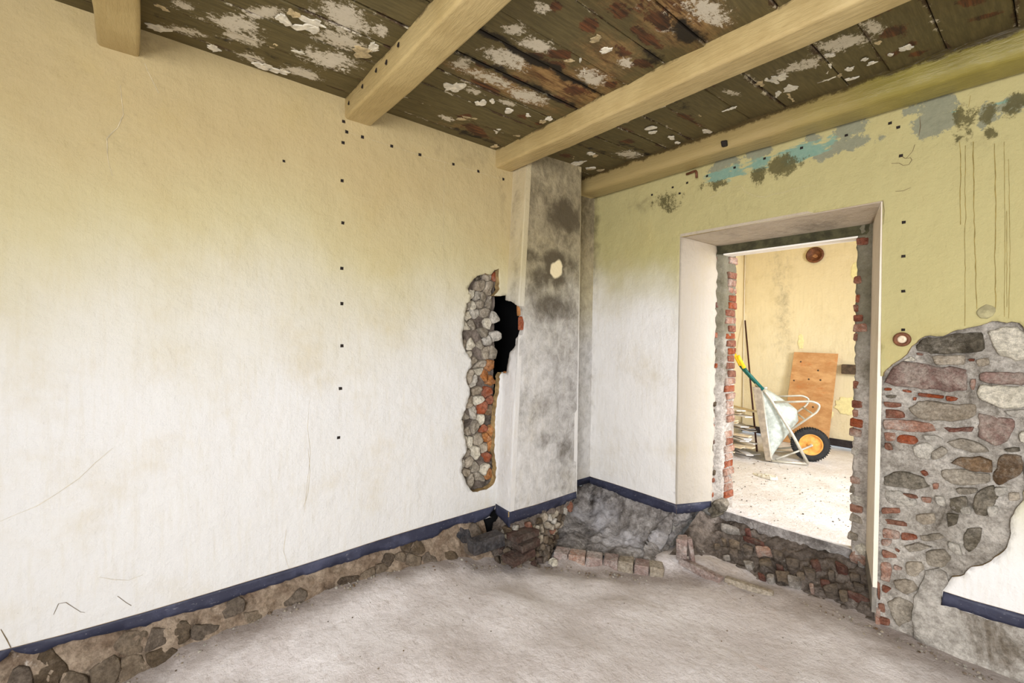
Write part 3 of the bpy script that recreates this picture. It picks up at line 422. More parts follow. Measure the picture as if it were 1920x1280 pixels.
def blobs(lst, soft=1.35, warp=.03):
    """mask from ellipses (u, v, ru, rv, strength): 1 in the heart, fading out"""
    def f(uv):
        r = np.zeros(len(uv))
        if warp: uv = uv+np.array([(warp*(nz(u, v, 1, 9)+.5*nz(u, v, 4, 22)), warp*1.3*(nz(u, v, 2, 8)+.5*nz(u, v, 5, 20))) for u, v in uv])
        for b in lst:
            d = np.sqrt(((uv[:, 0]-b[0])/(b[2]*soft))**2+((uv[:, 1]-b[1])/(b[3]*soft))**2)
            r = np.maximum(r, np.clip(1.25-d*.85, 0, 1)*b[4])
        return r
    return f
def ribbon(name, pts, width, place, m, parent, off=.0012, taper=True):
    """a crack or run-down stain: a thin strip on the wall face"""
    P = []
    for a, b in zip(pts[:-1], pts[1:]):
        k = max(1, int((Vector(b)-Vector(a)).length/.03))
        P += [Vector(a).lerp(Vector(b), i/k) for i in range(k)]
    P.append(Vector(pts[-1])); verts = []; faces = []; n = len(P)
    for i, p in enumerate(P):
        t = (P[min(i+1, n-1)]-P[max(i-1, 0)]); t = t.normalized() if t.length else Vector((1, 0))
        w = width*(.55+.45*math.sin(math.pi*(i+.6)/(n+.2)) if taper else 1)*RNG.uniform(.6, 1.2)/2
        j = RNG.uniform(-1, 1)*width*.5; q = Vector((-t.y, t.x))
        for s in (1, -1): verts.append(place(p.x+q.x*(w*s+j), p.y+q.y*(w*s+j), off))
        if i: faces.append((2*i-2, 2*i-1, 2*i+1, 2*i))
    return link(name, verts, faces, m, parent, loc=verts[0], smooth=False)
def piece(name, poly, place, h, m, parent, seed=0, bury=.035, dome=.5, rough=.12, smooth=True, step=.018, label=None):
    """a stone or brick face seen in a wall: bevelled, slightly domed and uneven solid with its own edges"""
    rr = random.Random(seed*7919+13)
    c = Vector((sum(p[0] for p in poly)/len(poly), sum(p[1] for p in poly)/len(poly)))
    P = []
    n = len(poly)
    for i in range(n):
        a, b = Vector(poly[i]), Vector(poly[(i+1) % n]); k = max(1, min(8, round((b-a).length/step)))
        P += [a.lerp(b, q/k) for q in range(k)]
    size = sum((p-c).length for p in P)/len(P); n = len(P)
    jit = min(size*rough*.5, .006); wob = min(size*.16, .012)
    P = [p+Vector((nz(p.x, p.y, seed, 23), nz(p.y, p.x, seed+.5, 23)))*wob for p in P]
    P = [p+Vector((rr.uniform(-1, 1), rr.uniform(-1, 1)))*jit for p in P]
    if smooth: P = [(P[i-1]+P[i]*4+P[(i+1) % n])/6 for i in range(n)]
    rings = [(1.03, -bury), (1.0, h*.35), (.95, h*.78), (.84, h*.98), (.62, h*(.95+.1*dome)), (.34, h*(1+.12*dome))] if smooth else [(1.03, -bury), (1.0, h*.45), (.9, h*.88), (.55, h*(.92+.1*dome))]
    verts = []; faces = []
    tilt = Vector((rr.uniform(-1, 1), rr.uniform(-1, 1)))*min(h*.5/max(size, .01)*(2.2 if rough > .2 else 1), .45)
    for k, (s, d) in enumerate(rings):
        for p in P:
            q = c+(p-c)*s; e = rr.uniform(-1, 1)*h*rough*(1.6 if k > 1 else .8) if k else 0
            if smooth and k: e = (nz(q.x+seed, q.y, seed*.37, 17)*.9+nz(q.x, q.y+seed, 2, 46)*.6)*h*(.35+rough*1.6)
            verts.append(place(q.x, q.y, d+e+(tilt.dot(p-c)*s if k else 0)))
    for k in range(len(rings)-1):
        for i in range(n):
            j = (i+1) % n; faces.append((k*n+i, k*n+j, (k+1)*n+j, (k+1)*n+i))
    verts.append(place(c.x, c.y, h*(1+.15*dome)+rr.uniform(-.2, .2)*h*rough)); t = len(verts)-1; b0 = (len(rings)-1)*n
    for i in range(n): faces.append((b0+i, b0+(i+1) % n, t))
    a, b, cc = (Vector(verts[i]) for i in faces[-1][:3])
    if (b-a).cross(cc-a).dot(Vector(place(c.x, c.y, .01))-Vector(place(c.x, c.y, 0))) < 0: faces = [tuple(reversed(f)) for f in faces]
    o = link(name, verts, faces, m, parent, loc=place(c.x, c.y, 0), smooth=smooth)
    if label: o['label'] = label
    return o
def voronoi(seeds, box, gap):
    """cells of a seed set inside a box, each shrunk by gap"""
    out = []
    for i, s in enumerate(seeds):
        poly = [Vector((box[0], box[1])), Vector((box[2], box[1])), Vector((box[2], box[3])), Vector((box[0], box[3]))]
        s = Vector(s)
        for j, t in enumerate(seeds):
            if j == i: continue
            t = Vector(t); d = t-s
            if d.length > .5 or d.length < 1e-6: continue
            m = s+d*.5-d.normalized()*gap*.5; d.normalize(); new = []
            for a, b in zip(poly, poly[1:]+poly[:1]):
                da, db = (a-m).dot(d), (b-m).dot(d)
                if da <= 0: new.append(a)
                if (da < 0 < db) or (db < 0 < da): new.append(a+(b-a)*(da/(da-db)))
            poly = new
            if len(poly) < 3: break
        if len(poly) >= 3: out.append((i, [tuple(p) for p in poly]))
    return out
def rubble(parent, region, place, su, sv, gap, h, pick, seed, keep=None, name='stone', bury=.04):
    """fill a region with fitted stones, one object each"""
    rr = random.Random(seed); A = np.array(region); lo, hi = A.min(0), A.max(0); S = []
    j = 0; v = lo[1]
    while v < hi[1]+sv:
        u = lo[0]-su+(j % 2)*su*.5
        while u < hi[0]+su:
            S.append((u+rr.uniform(-.36, .36)*su, v+rr.uniform(-.36, .36)*sv)); u += su
        v += sv; j += 1
    cells = voronoi(S, (lo[0]-su, lo[1]-sv, hi[0]+su, hi[1]+sv), gap); res = []
    cen = np.array([[sum(p[0] for p in c)/len(c), sum(p[1] for p in c)/len(c)] for _, c in cells])
    ok = inside(cen, region)
    for (i, c), k, ce in zip(cells, ok, cen):
        if not k or (keep and not keep(ce[0], ce[1], rr)): continue
        m, nm = pick(ce[0], ce[1], rr)
        res.append(piece(nm or name, c, place, h*rr.uniform(.6, 1.3), m, parent, seed*1000+i, bury, rough=.22))
    return res
def ruled(name, top, bot, nu, nv, m, parent, amp=.02, sc=7, prof=None, attrs=None, seed=0):
    """a rough broken masonry face between an upper and a lower line; returns the object and place(s,t,d)"""
    def along(pl):
        d = [0]
        for a, b in zip(pl[:-1], pl[1:]): d.append(d[-1]+(Vector(b)-Vector(a)).length)
        def f(s):
            x = max(0, min(1, s))*d[-1]
            for i in range(len(pl)-1):
                if x <= d[i+1] or i == len(pl)-2:
                    return Vector(pl[i]).lerp(Vector(pl[i+1]), (x-d[i])/max(1e-9, d[i+1]-d[i]))
        return f
    ft, fb = along(top), along(bot)
    def base(s, t):
        p = ft(s).lerp(fb(s), t)
        if prof:
            e = .01; d1 = ft(min(1, s+e))-ft(max(0, s-e)); d2 = fb(s)-ft(s); n = d1.cross(d2)
            if n.length > 1e-9: p = p+n.normalized()*prof(s, t)*SG[0]
        return p
    SG = [1]
    def normal(s, t):
        e = .012; d1 = base(min(1, s+e), t)-base(max(0, s-e), t); d2 = base(s, min(1, t+e))-base(s, max(0, t-e))
        n = d1.cross(d2); return n.normalized() if n.length > 1e-9 else Vector((0, 0, 1))
    toward = Vector((0, 0, 1.4))-ft(.5)
    sg = 1 if normal(.5, .5).dot(toward) > 0 else -1; SG[0] = sg
    if prof: sg = 1 if normal(.5, .5).dot(toward) > 0 else -1
    def place(s, t, d):
        return base(s, t)+normal(s, t)*sg*d
    verts = []; faces = []
    for i in range(nu+1):
        for j in range(nv+1):
            s, t = i/nu, j/nv; p = base(s, t)
            a = amp*(fbm(p.x+seed, p.y, p.z, sc, 3)*.6+1.1*abs(nz(p.x, p.y+seed, p.z, sc*1.5))+.55*abs(nz(p.x+5, p.y+seed, p.z, sc*3.4))-.45)
            verts.append(p+normal(s, t)*sg*a)
    for i in range(nu):
        for j in range(nv):
            q = (i*(nv+1)+j, (i+1)*(nv+1)+j, (i+1)*(nv+1)+j+1, i*(nv+1)+j+1)
            faces.append(q if sg < 0 else tuple(reversed(q)))
    o = link(name, verts, faces, m, parent)
    if attrs:
        st = np.array([(i/nu, j/nv) for i in range(nu+1) for j in range(nv+1)])
        for an, fn in attrs.items():
            at = o.data.attributes.new(an, 'FLOAT', 'POINT'); at.data.foreach_set('value', fn(st).astype(np.float32))
    f0 = o.data.polygons[len(faces)//2]
    if f0.normal.dot(normal(.5, .5)*sg) < 0: o.data.flip_normals()
    return o, place
def box(name, lo, hi, m, parent=None, bev=0.0, smooth=False):
    bm = bmesh.new(); bmesh.ops.create_cube(bm, size=1)
    lo, hi = Vector(lo), Vector(hi); c = (lo+hi)/2
    for v in bm.verts: v.co = Vector((v.co.x*(hi-lo).x, v.co.y*(hi-lo).y, v.co.z*(hi-lo).z))
    if bev: bmesh.ops.bevel(bm, geom=list(bm.edges), offset=bev, segments=2, affect='EDGES')
    o = from_bm(name, bm, m, None, smooth, c)
    if parent is not None: o.parent = parent; o.location = c-parent.location
    return o
def tube(bm, pts, r, seg=10, closed=False):
    P = [Vector(p) for p in pts]; n = len(P); rings = []; up_ = None
    for i, p in enumerate(P):
        a = P[(i-1) % n] if closed or i else P[0]; b = P[(i+1) % n] if closed or i < n-1 else P[-1]
        t = (b-a).normalized()
        if up_ is None: up_ = t.orthogonal().normalized()
        up_ = (up_-t*up_.dot(t)).normalized(); w = t.cross(up_)
        rings.append([bm.verts.new(p+(up_*math.cos(2*math.pi*k/seg)+w*math.sin(2*math.pi*k/seg))*r) for k in range(seg)])
    for i in range(n if closed else n-1):
        A, B = rings[i], rings[(i+1) % n]
        for k in range(seg): bm.faces.new((A[k], A[(k+1) % seg], B[(k+1) % seg], B[k]))
    if not closed: bm.faces.new(rings[0][::-1]); bm.faces.new(rings[-1])
def rounded(pts, r=.05, k=5):
    """fillet the corners of a polyline"""
    P = [Vector(p) for p in pts]; out = [P[0]]
    for a, b, c in zip(P[:-2], P[1:-1], P[2:]):
        q = min(r, (a-b).length*.45, (c-b).length*.45); s, e = b+(a-b).normalized()*q, b+(c-b).normalized()*q
        out += [s*(1-t)**2+b*2*t*(1-t)+e*t*t for t in [i/k for i in range(k+1)]]
    return out+[P[-1]]
def smooth_ip(x, pts):
    xs, ys = [p[0] for p in pts], [p[1] for p in pts]
    return float(np.interp(x, xs, ys))

# ------------------------------------------------------------------ room shell
def und(a, b, s=.9): return .010*nz(a, b, 3.7, s)+.004*nz(a, b, 9.1, 3)
def wl(u, v, d): return (XL+d+und(u, v), u, v)
def wr(u, v, d): return (u, YR-d-und(u, v+20), v)
def yl(z): return 2.042+.049*z
def cn(u, v, d): return (u, yl(v)-d+.004*nz(u, v, 5, 3), v)
def cb(u, v, d): return (-2.49+d+.005*nz(u, v, 7, 2.5), u, v)

# left wall, plaster skin with the long broken gap beside the column
sbot = ragged(STRIP_BOT, .02, .004, False, 1)
out = [(-2.0, 2.74), (-2.0, .05)]+[(u, z+.008) for u, z in sbot]+[(1.985, .04), (2.0, .066), (2.05, .08), (2.68, .08), (2.68, 2.74)]
gap = ragged(GAP_L+[(2.1, 1.075), (2.60, 1.02), (2.60, 1.70), (2.2, 1.68), (2.1, 1.66)]+GAP_R, .018, .005, True, 2)
wall_left = sheet('wall_left', out, [gap], wl, .024, .05, ['limewash', 'plaster_edge'], edge_mi=1, fine=lambda u, v: u > -.65,
    attrs={'grime_shade': blobs([(1.78, 2.60, .10, .07, .35), (1.53, 2.60, .03, .06, .3), (1.66, 2.55, .03, .06, .25), (.02, 2.45, .3, .10, .10), (-.05, 2.2, .35, .18, .09), (.3, 2.05, .25, .1, .09), (.03, 2.66, .10, .06, .30), (2.07, 2.4, .02, .25, .35), (1.0, 2.64, .25, .05, .2), (.9, .35, .25, .03, .12)])})
tag(wall_left, 'cream plastered wall with a ragged vertical gap beside the column', 'wall', kind='structure')
for i, p in enumerate(NAILS_L):
    w = .0085 if i < 16 else .006
    piece('nail_plug', [(p[0]-w, p[1]-w), (p[0]+w, p[1]-w), (p[0]+w, p[1]+w), (p[0]-w, p[1]+w)], wl, .004, 'nail_dark', wall_left, i, .01, smooth=False)
for i, c in enumerate(CRACKS_L):
    fine = i in (3, 4, 5, 6, 9, 10, 11)
    ribbon('crack', c, .0016 if fine else .0026, wl, 'crack_fine' if fine or i in (7, 8) else 'crack_dark', wall_left, .002)
box('masonry_core', (-3.4, -2.1, -.7), (-2.86, 2.0, 2.9), 'mortar_grey', wall_left)
# masonry seen in the gap
core, gp = ruled('masonry_backing', [(-2.712, 1.62, 1.95), (-2.712, 2.055, 1.95)], [(-2.712, 1.62, .22), (-2.712, 2.055, .22)], 18, 70, 'rubble_dark', wall_left, .02, 9)
gpl = lambda u, v, d: (-2.712+d+.006*nz(u, v, 1, 8), u, v)
def pick_gap(u, v, r):
    e = smooth_ip(v, [(.3, 1.97), (1.0, 1.93), (1.4, 1.98), (1.9, 1.99)])
    if u > e and r.random() < (.92 if v < 1.2 else .45): return r.choice(['brick_ochre', 'brick_orange', 'brick_ochre', 'stone_brown']), 'brick'
    if v > 1.68: return r.choice(['stone_tan', 'stone_dark', 'stone_tan']), 'stone'
    return r.choice(['stone_pale', 'stone_grey', 'stone_pale', 'stone_tan', 'stone_tan', 'stone_white', 'stone_grey']), 'stone'
rubble(wall_left, [(1.72, .25), (2.045, .25), (2.05, 1.86), (1.72, 1.86)], gpl, .080, .070, .004, .028, pick_gap, 4, keep=lambda u, v, r: u < 2.05 and r.random() < .9)
# recess of the left wall behind the column, its shade painted in brown
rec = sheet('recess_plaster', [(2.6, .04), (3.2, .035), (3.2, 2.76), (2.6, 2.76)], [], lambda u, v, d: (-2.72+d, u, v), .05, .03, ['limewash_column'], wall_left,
    attrs={'grime_shade': blobs([(2.95, 2.5, .4, .45, .75), (2.95, 1.4, .4, 1.6, .45)])})
# footing under the left wall
top = [(-2.692, -2, .04)]+[(-2.692, u, z+.012) for u, z in STRIP_BOT[::2]]
bot = [(-2.60, -2, -.27), (-2.60, -.42, -.25), (-2.605, -.1, -.22), (-2.61, .06, -.205), (-2.615, .2, -.165), (-2.62, .4, -.155), (-2.625, .62, -.135), (-2.625, .91, -.12), (-2.625, 1.07, -.12), (-2.62, 1.4, -.16), (-2.60, 1.66, -.19), (-2.55, 1.96, -.27)]
foot_l, pf = ruled('footing', top, bot, 420, 20, 'mortar_earth', wall_left, .024, 11)
def pick_foot(u, v, r):
    if u > 3.45: return r.choice(['base_dark', 'soot_block', 'base_brown', 'base_grey']), 'stone'
    return r.choice(['base_tan', 'base_brown', 'base_dark', 'base_grey', 'base_tan']), 'stone'
rubble(wall_left, [(1.45, .02), (3.98, .02), (3.98, .21), (1.45, .21)], lambda u, v, d: pf(u/4.0, v/.22, d), .115, .07, .006, .010, pick_foot, 5, keep=lambda u, v, r: r.random() < .5)

# right wall with the deep doorway and the bared masonry beside it
pr = [p for p in PATCH_R if p[0] < .4]
out = [(-2.74, 2.76), (1.8, 2.76), (1.8, .03)]+ragged([(0.3, .03)]+STRIP_R_BOT[::-1], .02, .003, False, 6)+ragged(pr[::-1], .018, .004, False, 7)[1:]+[(-.641, 1.163), (-.649, 2.134), (-1.868, 2.128), (-1.862, .02)]+ragged(STRIPL_R_BOT[::-1], .02, .004, False, 8)[1:]
wall_right = sheet('wall_right', out, [], wr, .024, .032, ['limewash_green', 'plaster_edge'], edge_mi=1, fine=lambda u, v: u < .05,
    attrs={'peel': blobs(PEEL_R), 'teal': blobs(TEAL_R), 'mould': blobs(MOULD_R), 'grime_shade': blobs([(-2.72, 2.3, .05, .5, .6), (-2.2, 2.45, .12, .05, .4), (-2.0, 2.42, .1, .06, .35), (-.3, 2.34, .12, .05, .25), (-1.45, 2.22, .2, .1, .15), (-2.71, .9, .03, .9, .3)])})
tag(wall_right, 'yellowish plaster wall with a deep doorway and a bared brick and stone patch', 'wall', kind='structure')
for i, p in enumerate(NAILS_R):
    piece('nail_plug', [(p[0]-.008, p[1]-.007), (p[0]+.008, p[1]-.007), (p[0]+.008, p[1]+.007), (p[0]-.008, p[1]+.007)], wr, .004, 'nail_dark', wall_right, i, .01, smooth=False)
for i, c in enumerate(STREAKS_R): ribbon('rust_streak', c, (.0030, .0024, .0036, .0032, .0016, .0016, .0016, .002)[i], wr, 'rust_streak', wall_right, .0015, False)
for i, c in enumerate(CRACKS_R): ribbon('crack', c, .0026 if i < 6 else .0016, wr, 'crack_dark' if i < 6 else 'crack_fine', wall_right, .002)
bl = lambda n, lo, hi, m='mortar_grey': box(n, lo, hi, m, wall_right)
bl('masonry_core', (-3.4, 3.26, -.7), (-1.93, 3.74, 2.95)); bl('masonry_core', (-1.95, 3.56, -.3), (-1.735, 3.735, 2.2))
bl('masonry_core', (-.60, 3.26, -.7), (1.9, 3.66, 2.95)); bl('masonry_core', (-.81, 3.56, -.3), (-.58, 3.655, 2.2))
bl('masonry_core', (-1.95, 3.24, 2.16), (-.55, 3.66, 2.95))
# bared masonry: mortar bed, then every stone and brick face
bed, _ = ruled('mortar_bed', [(-.648, 3.208, 1.5), (.9, 3.208, 1.5)], [(-.648, 3.200, -.4), (.9, 3.200, -.4)], 90, 110, 'mortar_pale', wall_right, .014, 9)
pp = lambda u, v, d: (u, 3.204-d, v)
rr = random.Random(11)
for i, (c, poly) in enumerate(STONES_R): piece('stone', poly, pp, rr.uniform(.012, .022), 'stone_'+c, wall_right, i+50, .03, rough=.16)
for i, (c, poly) in enumerate(BRICKS_R): piece('brick', poly, pp, rr.uniform(.010, .018), 'brick_'+c if c != 'darkred' else 'stone_darkred', wall_right, i+150, .03, rough=.14)
cem = sheet('cement_render', ragged(CEMENT_R, .03, .006, True, 9), [], lambda u, v, d: (u, 3.187-d+.010*nz(u, v, 2, 6)-max(0, -v)*.06, v), .035, .02, ['cement'], wall_right)
# doorway reveals
Lr = .36
def splay(a, b):
    a, b = Vector(a), Vector(b); t = (b-a).normalized(); n = Vector((-t.y, t.x))
    return a, t, n
def revp(a, b, side):
    A, t, n = splay(a, b)
    return lambda u, v, d: ((A+t*u+n*side*d).x, (A+t*u+n*side*d).y, v)
e = [(Lr+rr.uniform(-.016, .008), 2.085-k*.035) for k in range(59)]
e = [p for p in e if p[1] > .03]
sheet('reveal', [(0, .015), (0, 2.13), (Lr, 2.088)]+e+[(Lr-.01, .03)], [], revp((-1.861, 3.178), (-1.742, 3.52), -1), .04, .02, ['reveal_paint', 'plaster_edge']  , wall_right, attrs={'grime_shade': blobs([(.2, .5, .02, .02, .3), (.1, .12, .1, .05, .2)])})
sheet('reveal', [(0, -.02), (0, 2.13), (Lr, 2.088)]+[(Lr+.006*nz(k, 1, 1), 2.06-k*.04) for k in range(50)]+[(Lr, .06)], [], revp((-.655, 3.178), (-.765, 3.52), 1), .04, .02, ['reveal_paint_lit'], wall_right)
sheet('reveal', [(0, -.16), (0, -.02), (Lr, .06), (Lr, -.05)], [], revp((-.657, 3.176), (-.767, 3.52), 1), .05, .02, ['grey_band'], wall_right)
sheet('reveal', [(0, -.5), (0, -.14), (Lr, -.03), (Lr, -.5)], [], revp((-.640, 3.185), (-.752, 3.525), 1), .05, .02, ['brick_palered'], wall_right)
sof = lambda u, v, d: (-1.866+u+v*.34*(.13/.34)*(1-2*u/1.224)*.9, 3.18+v*.34, 2.131-v*.045-d)
sheet('reveal', [(0, 0), (1.218, 0), (1.218, 1), (0, 1)], [], sof, .05, .02, ['reveal_paint'], wall_right,
      attrs={'grime_shade': blobs([(.85, .7, .16, .35, .55), (.3, .4, .06, .3, .35), (.55, .8, .2, .2, .3), (1.0, .5, .08, .3, .3)])})
# rough brick jambs where the frame was torn out
jl, _ = ruled('mortar_bed', [(-1.752, 3.522, 2.09), (-1.700, 3.560, 2.09), (-1.692, 3.735, 2.09)], [(-1.752, 3.522, 0), (-1.700, 3.560, 0), (-1.692, 3.735, 0)], 14, 90, 'jamb_mortar', wall_right, .014, 14)
jr, _ = ruled('mortar_bed', [(-.752, 3.512, 2.09), (-.842, 3.522, 2.09), (-.842, 3.655, 2.09)], [(-.752, 3.512, -.02), (-.842, 3.522, -.02), (-.842, 3.655, -.02)], 14, 90, 'jamb_mortar', wall_right, .014, 14)
def rough_brick(lo, hi, m, parent, seed, name='brick', amp=.005, bev=.006):
    bm = bmesh.new(); bmesh.ops.create_cube(bm, size=1); q = random.Random(seed)
    lo, hi = Vector(lo), Vector(hi); c = (lo+hi)/2; s = hi-lo
    for v in bm.verts: v.co = Vector((v.co.x*s.x, v.co.y*s.y, v.co.z*s.z))+Vector((q.uniform(-amp, amp), q.uniform(-amp, amp), q.uniform(-amp, amp)))
    bmesh.ops.bevel(bm, geom=list(bm.edges), offset=bev, segments=1, affect='EDGES')
    o = from_bm(name, bm, m, None, False, c)
    if parent is not None: o.parent = parent; o.location = c-parent.location
    return o
for k in range(32):
    z = .085+k*.0605; q = rr.random()
    m = ['brick_red', 'brick_palered', 'brick_red', 'brick_orange'][int(q*4)]
    if z < .95 and q < .6: m = 'brick_palered'
    if rr.random() < .95:
        rough_brick((-1.80, 3.61+rr.uniform(-.03, .02), z), (-1.684+rr.uniform(-.010, .005), 3.745+rr.uniform(-.025, .003), z+.052), m, wall_right, k)
    if rr.random() < .5:
        rough_brick((-1.80, 3.508, z+.01), (-1.735+rr.uniform(-.014, .004), 3.54, z+.05), rr.choice(['brick_red', 'base_red', 'base_brown', 'brick_orange']), wall_right, k+40)
    if rr.random() < .62:
        rough_brick((-.853+rr.uniform(-.006, .008), 3.505+rr.uniform(-.002, .008), z), (-.80+rr.uniform(-.03, .02), 3.60, z+.048), rr.choice(['brick_red', 'brick_orange', 'brick_red', 'brick_palered'] if z > .75 else ['stone_grey', 'brick_palered', 'stone_pale']), wall_right, k+80)
for k, (u, z, s) in enumerate([(-.80, -.02, .05), (-.79, .05, .04), (-1.71, .03, .05), (-1.69, .06, .04), (-1.73, .0, .05)]):
    piece('stone', [(u+s*math.cos(a)*1.1, z+s*math.sin(a)) for a in [i*math.pi/4 for i in range(8)]], lambda a, b, d: (a, 3.55-d, b), .04, ['brick_palered', 'stone_white', 'stone_dark', 'stone_grey', 'stone_dark'][k], wall_right, k+300, rough=.25)
lintel = bl('lintel', (-1.765, 3.518, 2.024), (-.752, 3.64, 2.094), 'lintel_concrete')
bl('lintel_soffit', (-1.70, 3.528, 2.012), (-.835, 3.642, 2.023), 'white_paint')
# footing under the doorway and in the corner
top = [(-2.735, 2.72, .03), (-2.735, 3.205, .03), (-2.3, 3.205, .015), (-1.88, 3.20, .01), (-1.79, 3.44, .0)]
bot = [(-2.62, 2.44, -.30), (-2.52, 2.43, -.27), (-2.40, 2.46, -.25), (-2.06, 2.68, -.25), (-1.78, 2.86, -.25)]
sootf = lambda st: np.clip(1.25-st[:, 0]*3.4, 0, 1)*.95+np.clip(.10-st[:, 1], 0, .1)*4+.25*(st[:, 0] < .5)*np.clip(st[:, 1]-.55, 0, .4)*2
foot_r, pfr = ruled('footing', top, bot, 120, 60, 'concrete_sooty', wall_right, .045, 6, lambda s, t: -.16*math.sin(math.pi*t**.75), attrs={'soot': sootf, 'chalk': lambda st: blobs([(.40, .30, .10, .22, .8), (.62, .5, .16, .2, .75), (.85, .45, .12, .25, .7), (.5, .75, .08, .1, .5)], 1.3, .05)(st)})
top = [(-1.80, 3.42, .0), (-1.70, 3.57, -.06), (-1.2, 3.585, -.07), (-.84, 3.585, -.07), (-.70, 3.50, -.05), (-.63, 3.30, -.1)]
bot = [(-1.80, 2.85, -.30), (-1.55, 2.98, -.30), (-1.42, 3.05, -.30), (-1.1, 3.10, -.30), (-.86, 3.12, -.30), (-.72, 3.12, -.30), (-.62, 3.12, -.30)]
foot_t, pft = ruled('footing', top, bot, 160, 60, 'rubble_dark', wall_right, .034, 9)
def pt(u, v, d):
    t = max(-.05, min(1.05, v)); return (u, 3.56-.44*t-d*.45, -.02-.22*t+d*.89)
for i, (c, poly) in enumerate(RUBBLE_T):
    m = {'red': 'base_red', 'palered': 'brick_palered', 'darkred': 'base_red', 'white': 'base_pale', 'pale': 'base_grey'}.get(c, 'base_'+c)
    cy = sum(p[1] for p in poly)/len(poly); cx = sum(p[0] for p in poly)/len(poly)
    P = [(p[0], p[1]*.49) for p in poly]
    piece('brick' if 'red' in c else 'stone', P, lambda u, v, d: pt(u, v/.49, d), .008, m, wall_right, i+400, .06, rough=.3)

# column: hollow chimney breast in the corner
mc = {'grime_shade': blobs([b[:4]+(b[4]*1.18,) for b in MOULD_COL]+[(2.45, 1.2, .5, 1.6, .36), (2.62, 1.1, .2, 1.0, .54), (2.4, 2.2, .45, .7, .60)], 2.1), 'pale': blobs(PALE_COL)}
bt = [(2.745, .045), (2.70, .05), (2.6, .035), (2.5, .03), (2.4, .02), (2.3, .025), (2.2, .018), (2.1, .02)]
zs = [.02, .3, .6, .9, 1.2, 1.34]
left_edge = [(yl(z)+.012, z) for z in zs]+[(p[0]+.0, p[1]) for p in COL_BITE[::-1]]+[(yl(z)+.012, z) for z in (1.6, 1.9, 2.2, 2.5, 2.74)]
column = sheet('column', left_edge+[(2.75, 2.74)]+ragged(bt, .02, .004, False, 4), [], cb, .022, .045, ['limewash_column'], attrs=mc)
tag(column, 'square chimney column in the corner, blackened by mould, with a hole at its left edge', 'column', kind='structure')
def rm(pts, a, b): return [(-2.665+(x-a)/(b-a)*.175, z) for x, z in pts]
upc = rm(COL_UP, -2.627, -2.456); lowc = rm(COL_LOW, -2.674, -2.452)
na = {'grime_shade': blobs([(-2.56, 1.75, .05, .2, .4), (-2.6, 2.3, .04, .25, .35)])}
sheet('side_plaster', [(-2.665, 2.72), (-2.4875, 2.72)]+ragged(upc[::-1], .012, .003, False, 3), [], cn, .03, .04, ['limewash_column'], column, attrs=na)
sheet('side_plaster', ragged(lowc, .012, .003, False, 3)+[(-2.4875, .05), (-2.56, .05), (-2.665, .06)], [], cn, .03, .04, ['limewash_column'], column)
sheet('side_plaster', [(-2.74, .05), (-2.49, .05), (-2.49, 2.74), (-2.74, 2.74)], [], lambda u, v, d: (u, 2.75+d, v), .08, .04, ['limewash_column'], column)
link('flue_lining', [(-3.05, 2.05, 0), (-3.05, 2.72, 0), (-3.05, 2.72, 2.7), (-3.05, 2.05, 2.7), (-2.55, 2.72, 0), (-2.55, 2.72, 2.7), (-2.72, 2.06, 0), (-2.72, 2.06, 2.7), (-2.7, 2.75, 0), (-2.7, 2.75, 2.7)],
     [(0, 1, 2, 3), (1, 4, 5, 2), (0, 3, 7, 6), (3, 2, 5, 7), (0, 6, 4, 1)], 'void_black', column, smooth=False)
for k, (lo, hi, m) in enumerate([((-2.555, 2.135, 1.505), (-2.515, 2.22, 1.60), 'brick_ochre'), ((-2.53, 2.13, 1.405), (-2.50, 2.24, 1.50), 'brick_orange'), ((-2.525, 2.125, 1.30), (-2.498, 2.2, 1.36), 'brick_ochre'), ((-2.56, 2.125, 1.20), (-2.515, 2.2, 1.26), 'brick_ochre'), ((-2.66, 2.10, 1.06), (-2.62, 2.17, 1.10), 'brick_ochre')]):
    rough_brick(lo, hi, m, column, k+500, amp=.006)
top = [(-2.66, 2.035, -.02), (-2.62, 2.045, .035), (-2.505, 2.05, .035), (-2.49, 2.4, .04), (-2.49, 2.74, .055)]
bot = [(-2.60, 1.94, -.26), (-2.50, 1.93, -.31), (-2.35, 2.1, -.35), (-2.36, 2.3, -.37), (-2.62, 2.46, -.38)]
foot_c, pc = ruled('footing', top, bot, 80, 36, 'rubble_dark', column, .03, 9)
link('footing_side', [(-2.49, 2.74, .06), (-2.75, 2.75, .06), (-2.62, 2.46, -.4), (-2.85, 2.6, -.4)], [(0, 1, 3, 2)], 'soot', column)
rubble(column, [(.10, .02), (.90, .02), (.90, .40), (.10, .40)], lambda u, v, d: pc(u/.92, v/.42, d), .058, .042, .004, .030,
    lambda u, v, r: (r.choice(['stone_tan', 'stone_tan', 'stone_pale', 'base_grey', 'base_tan', 'stone_white', 'base_brown', 'brick_red']) if v < .19 else r.choice(['base_brown', 'base_dark', 'brick_soot', 'base_tan', 'base_grey']), 'stone'), 6, keep=lambda u, v, r: r.random() < .85)
def obrick(name, a, b, w, h, m, parent, seed):
    """a brick or block lying between two points"""
    a, b = Vector(a), Vector(b); L = (b-a).length
    o = rough_brick((-L/2, -w/2, -h/2), (L/2, w/2, h/2), m, None, seed, name, min(.005, h*.1), min(.006, h*.15))
    o.rotation_euler = (b-a).to_track_quat('X', 'Z').to_euler(); c = (a+b)/2
    if parent is not None: o.parent = parent
    o.location = c-(parent.location if parent is not None else Vector((0, 0, 0)))
    return o
obrick('charred_block', (-2.45, 1.69, -.035), (-2.43, 1.92, -.022), .10, .085, 'soot_block', column, 1)['label'] = 'charred dark block'
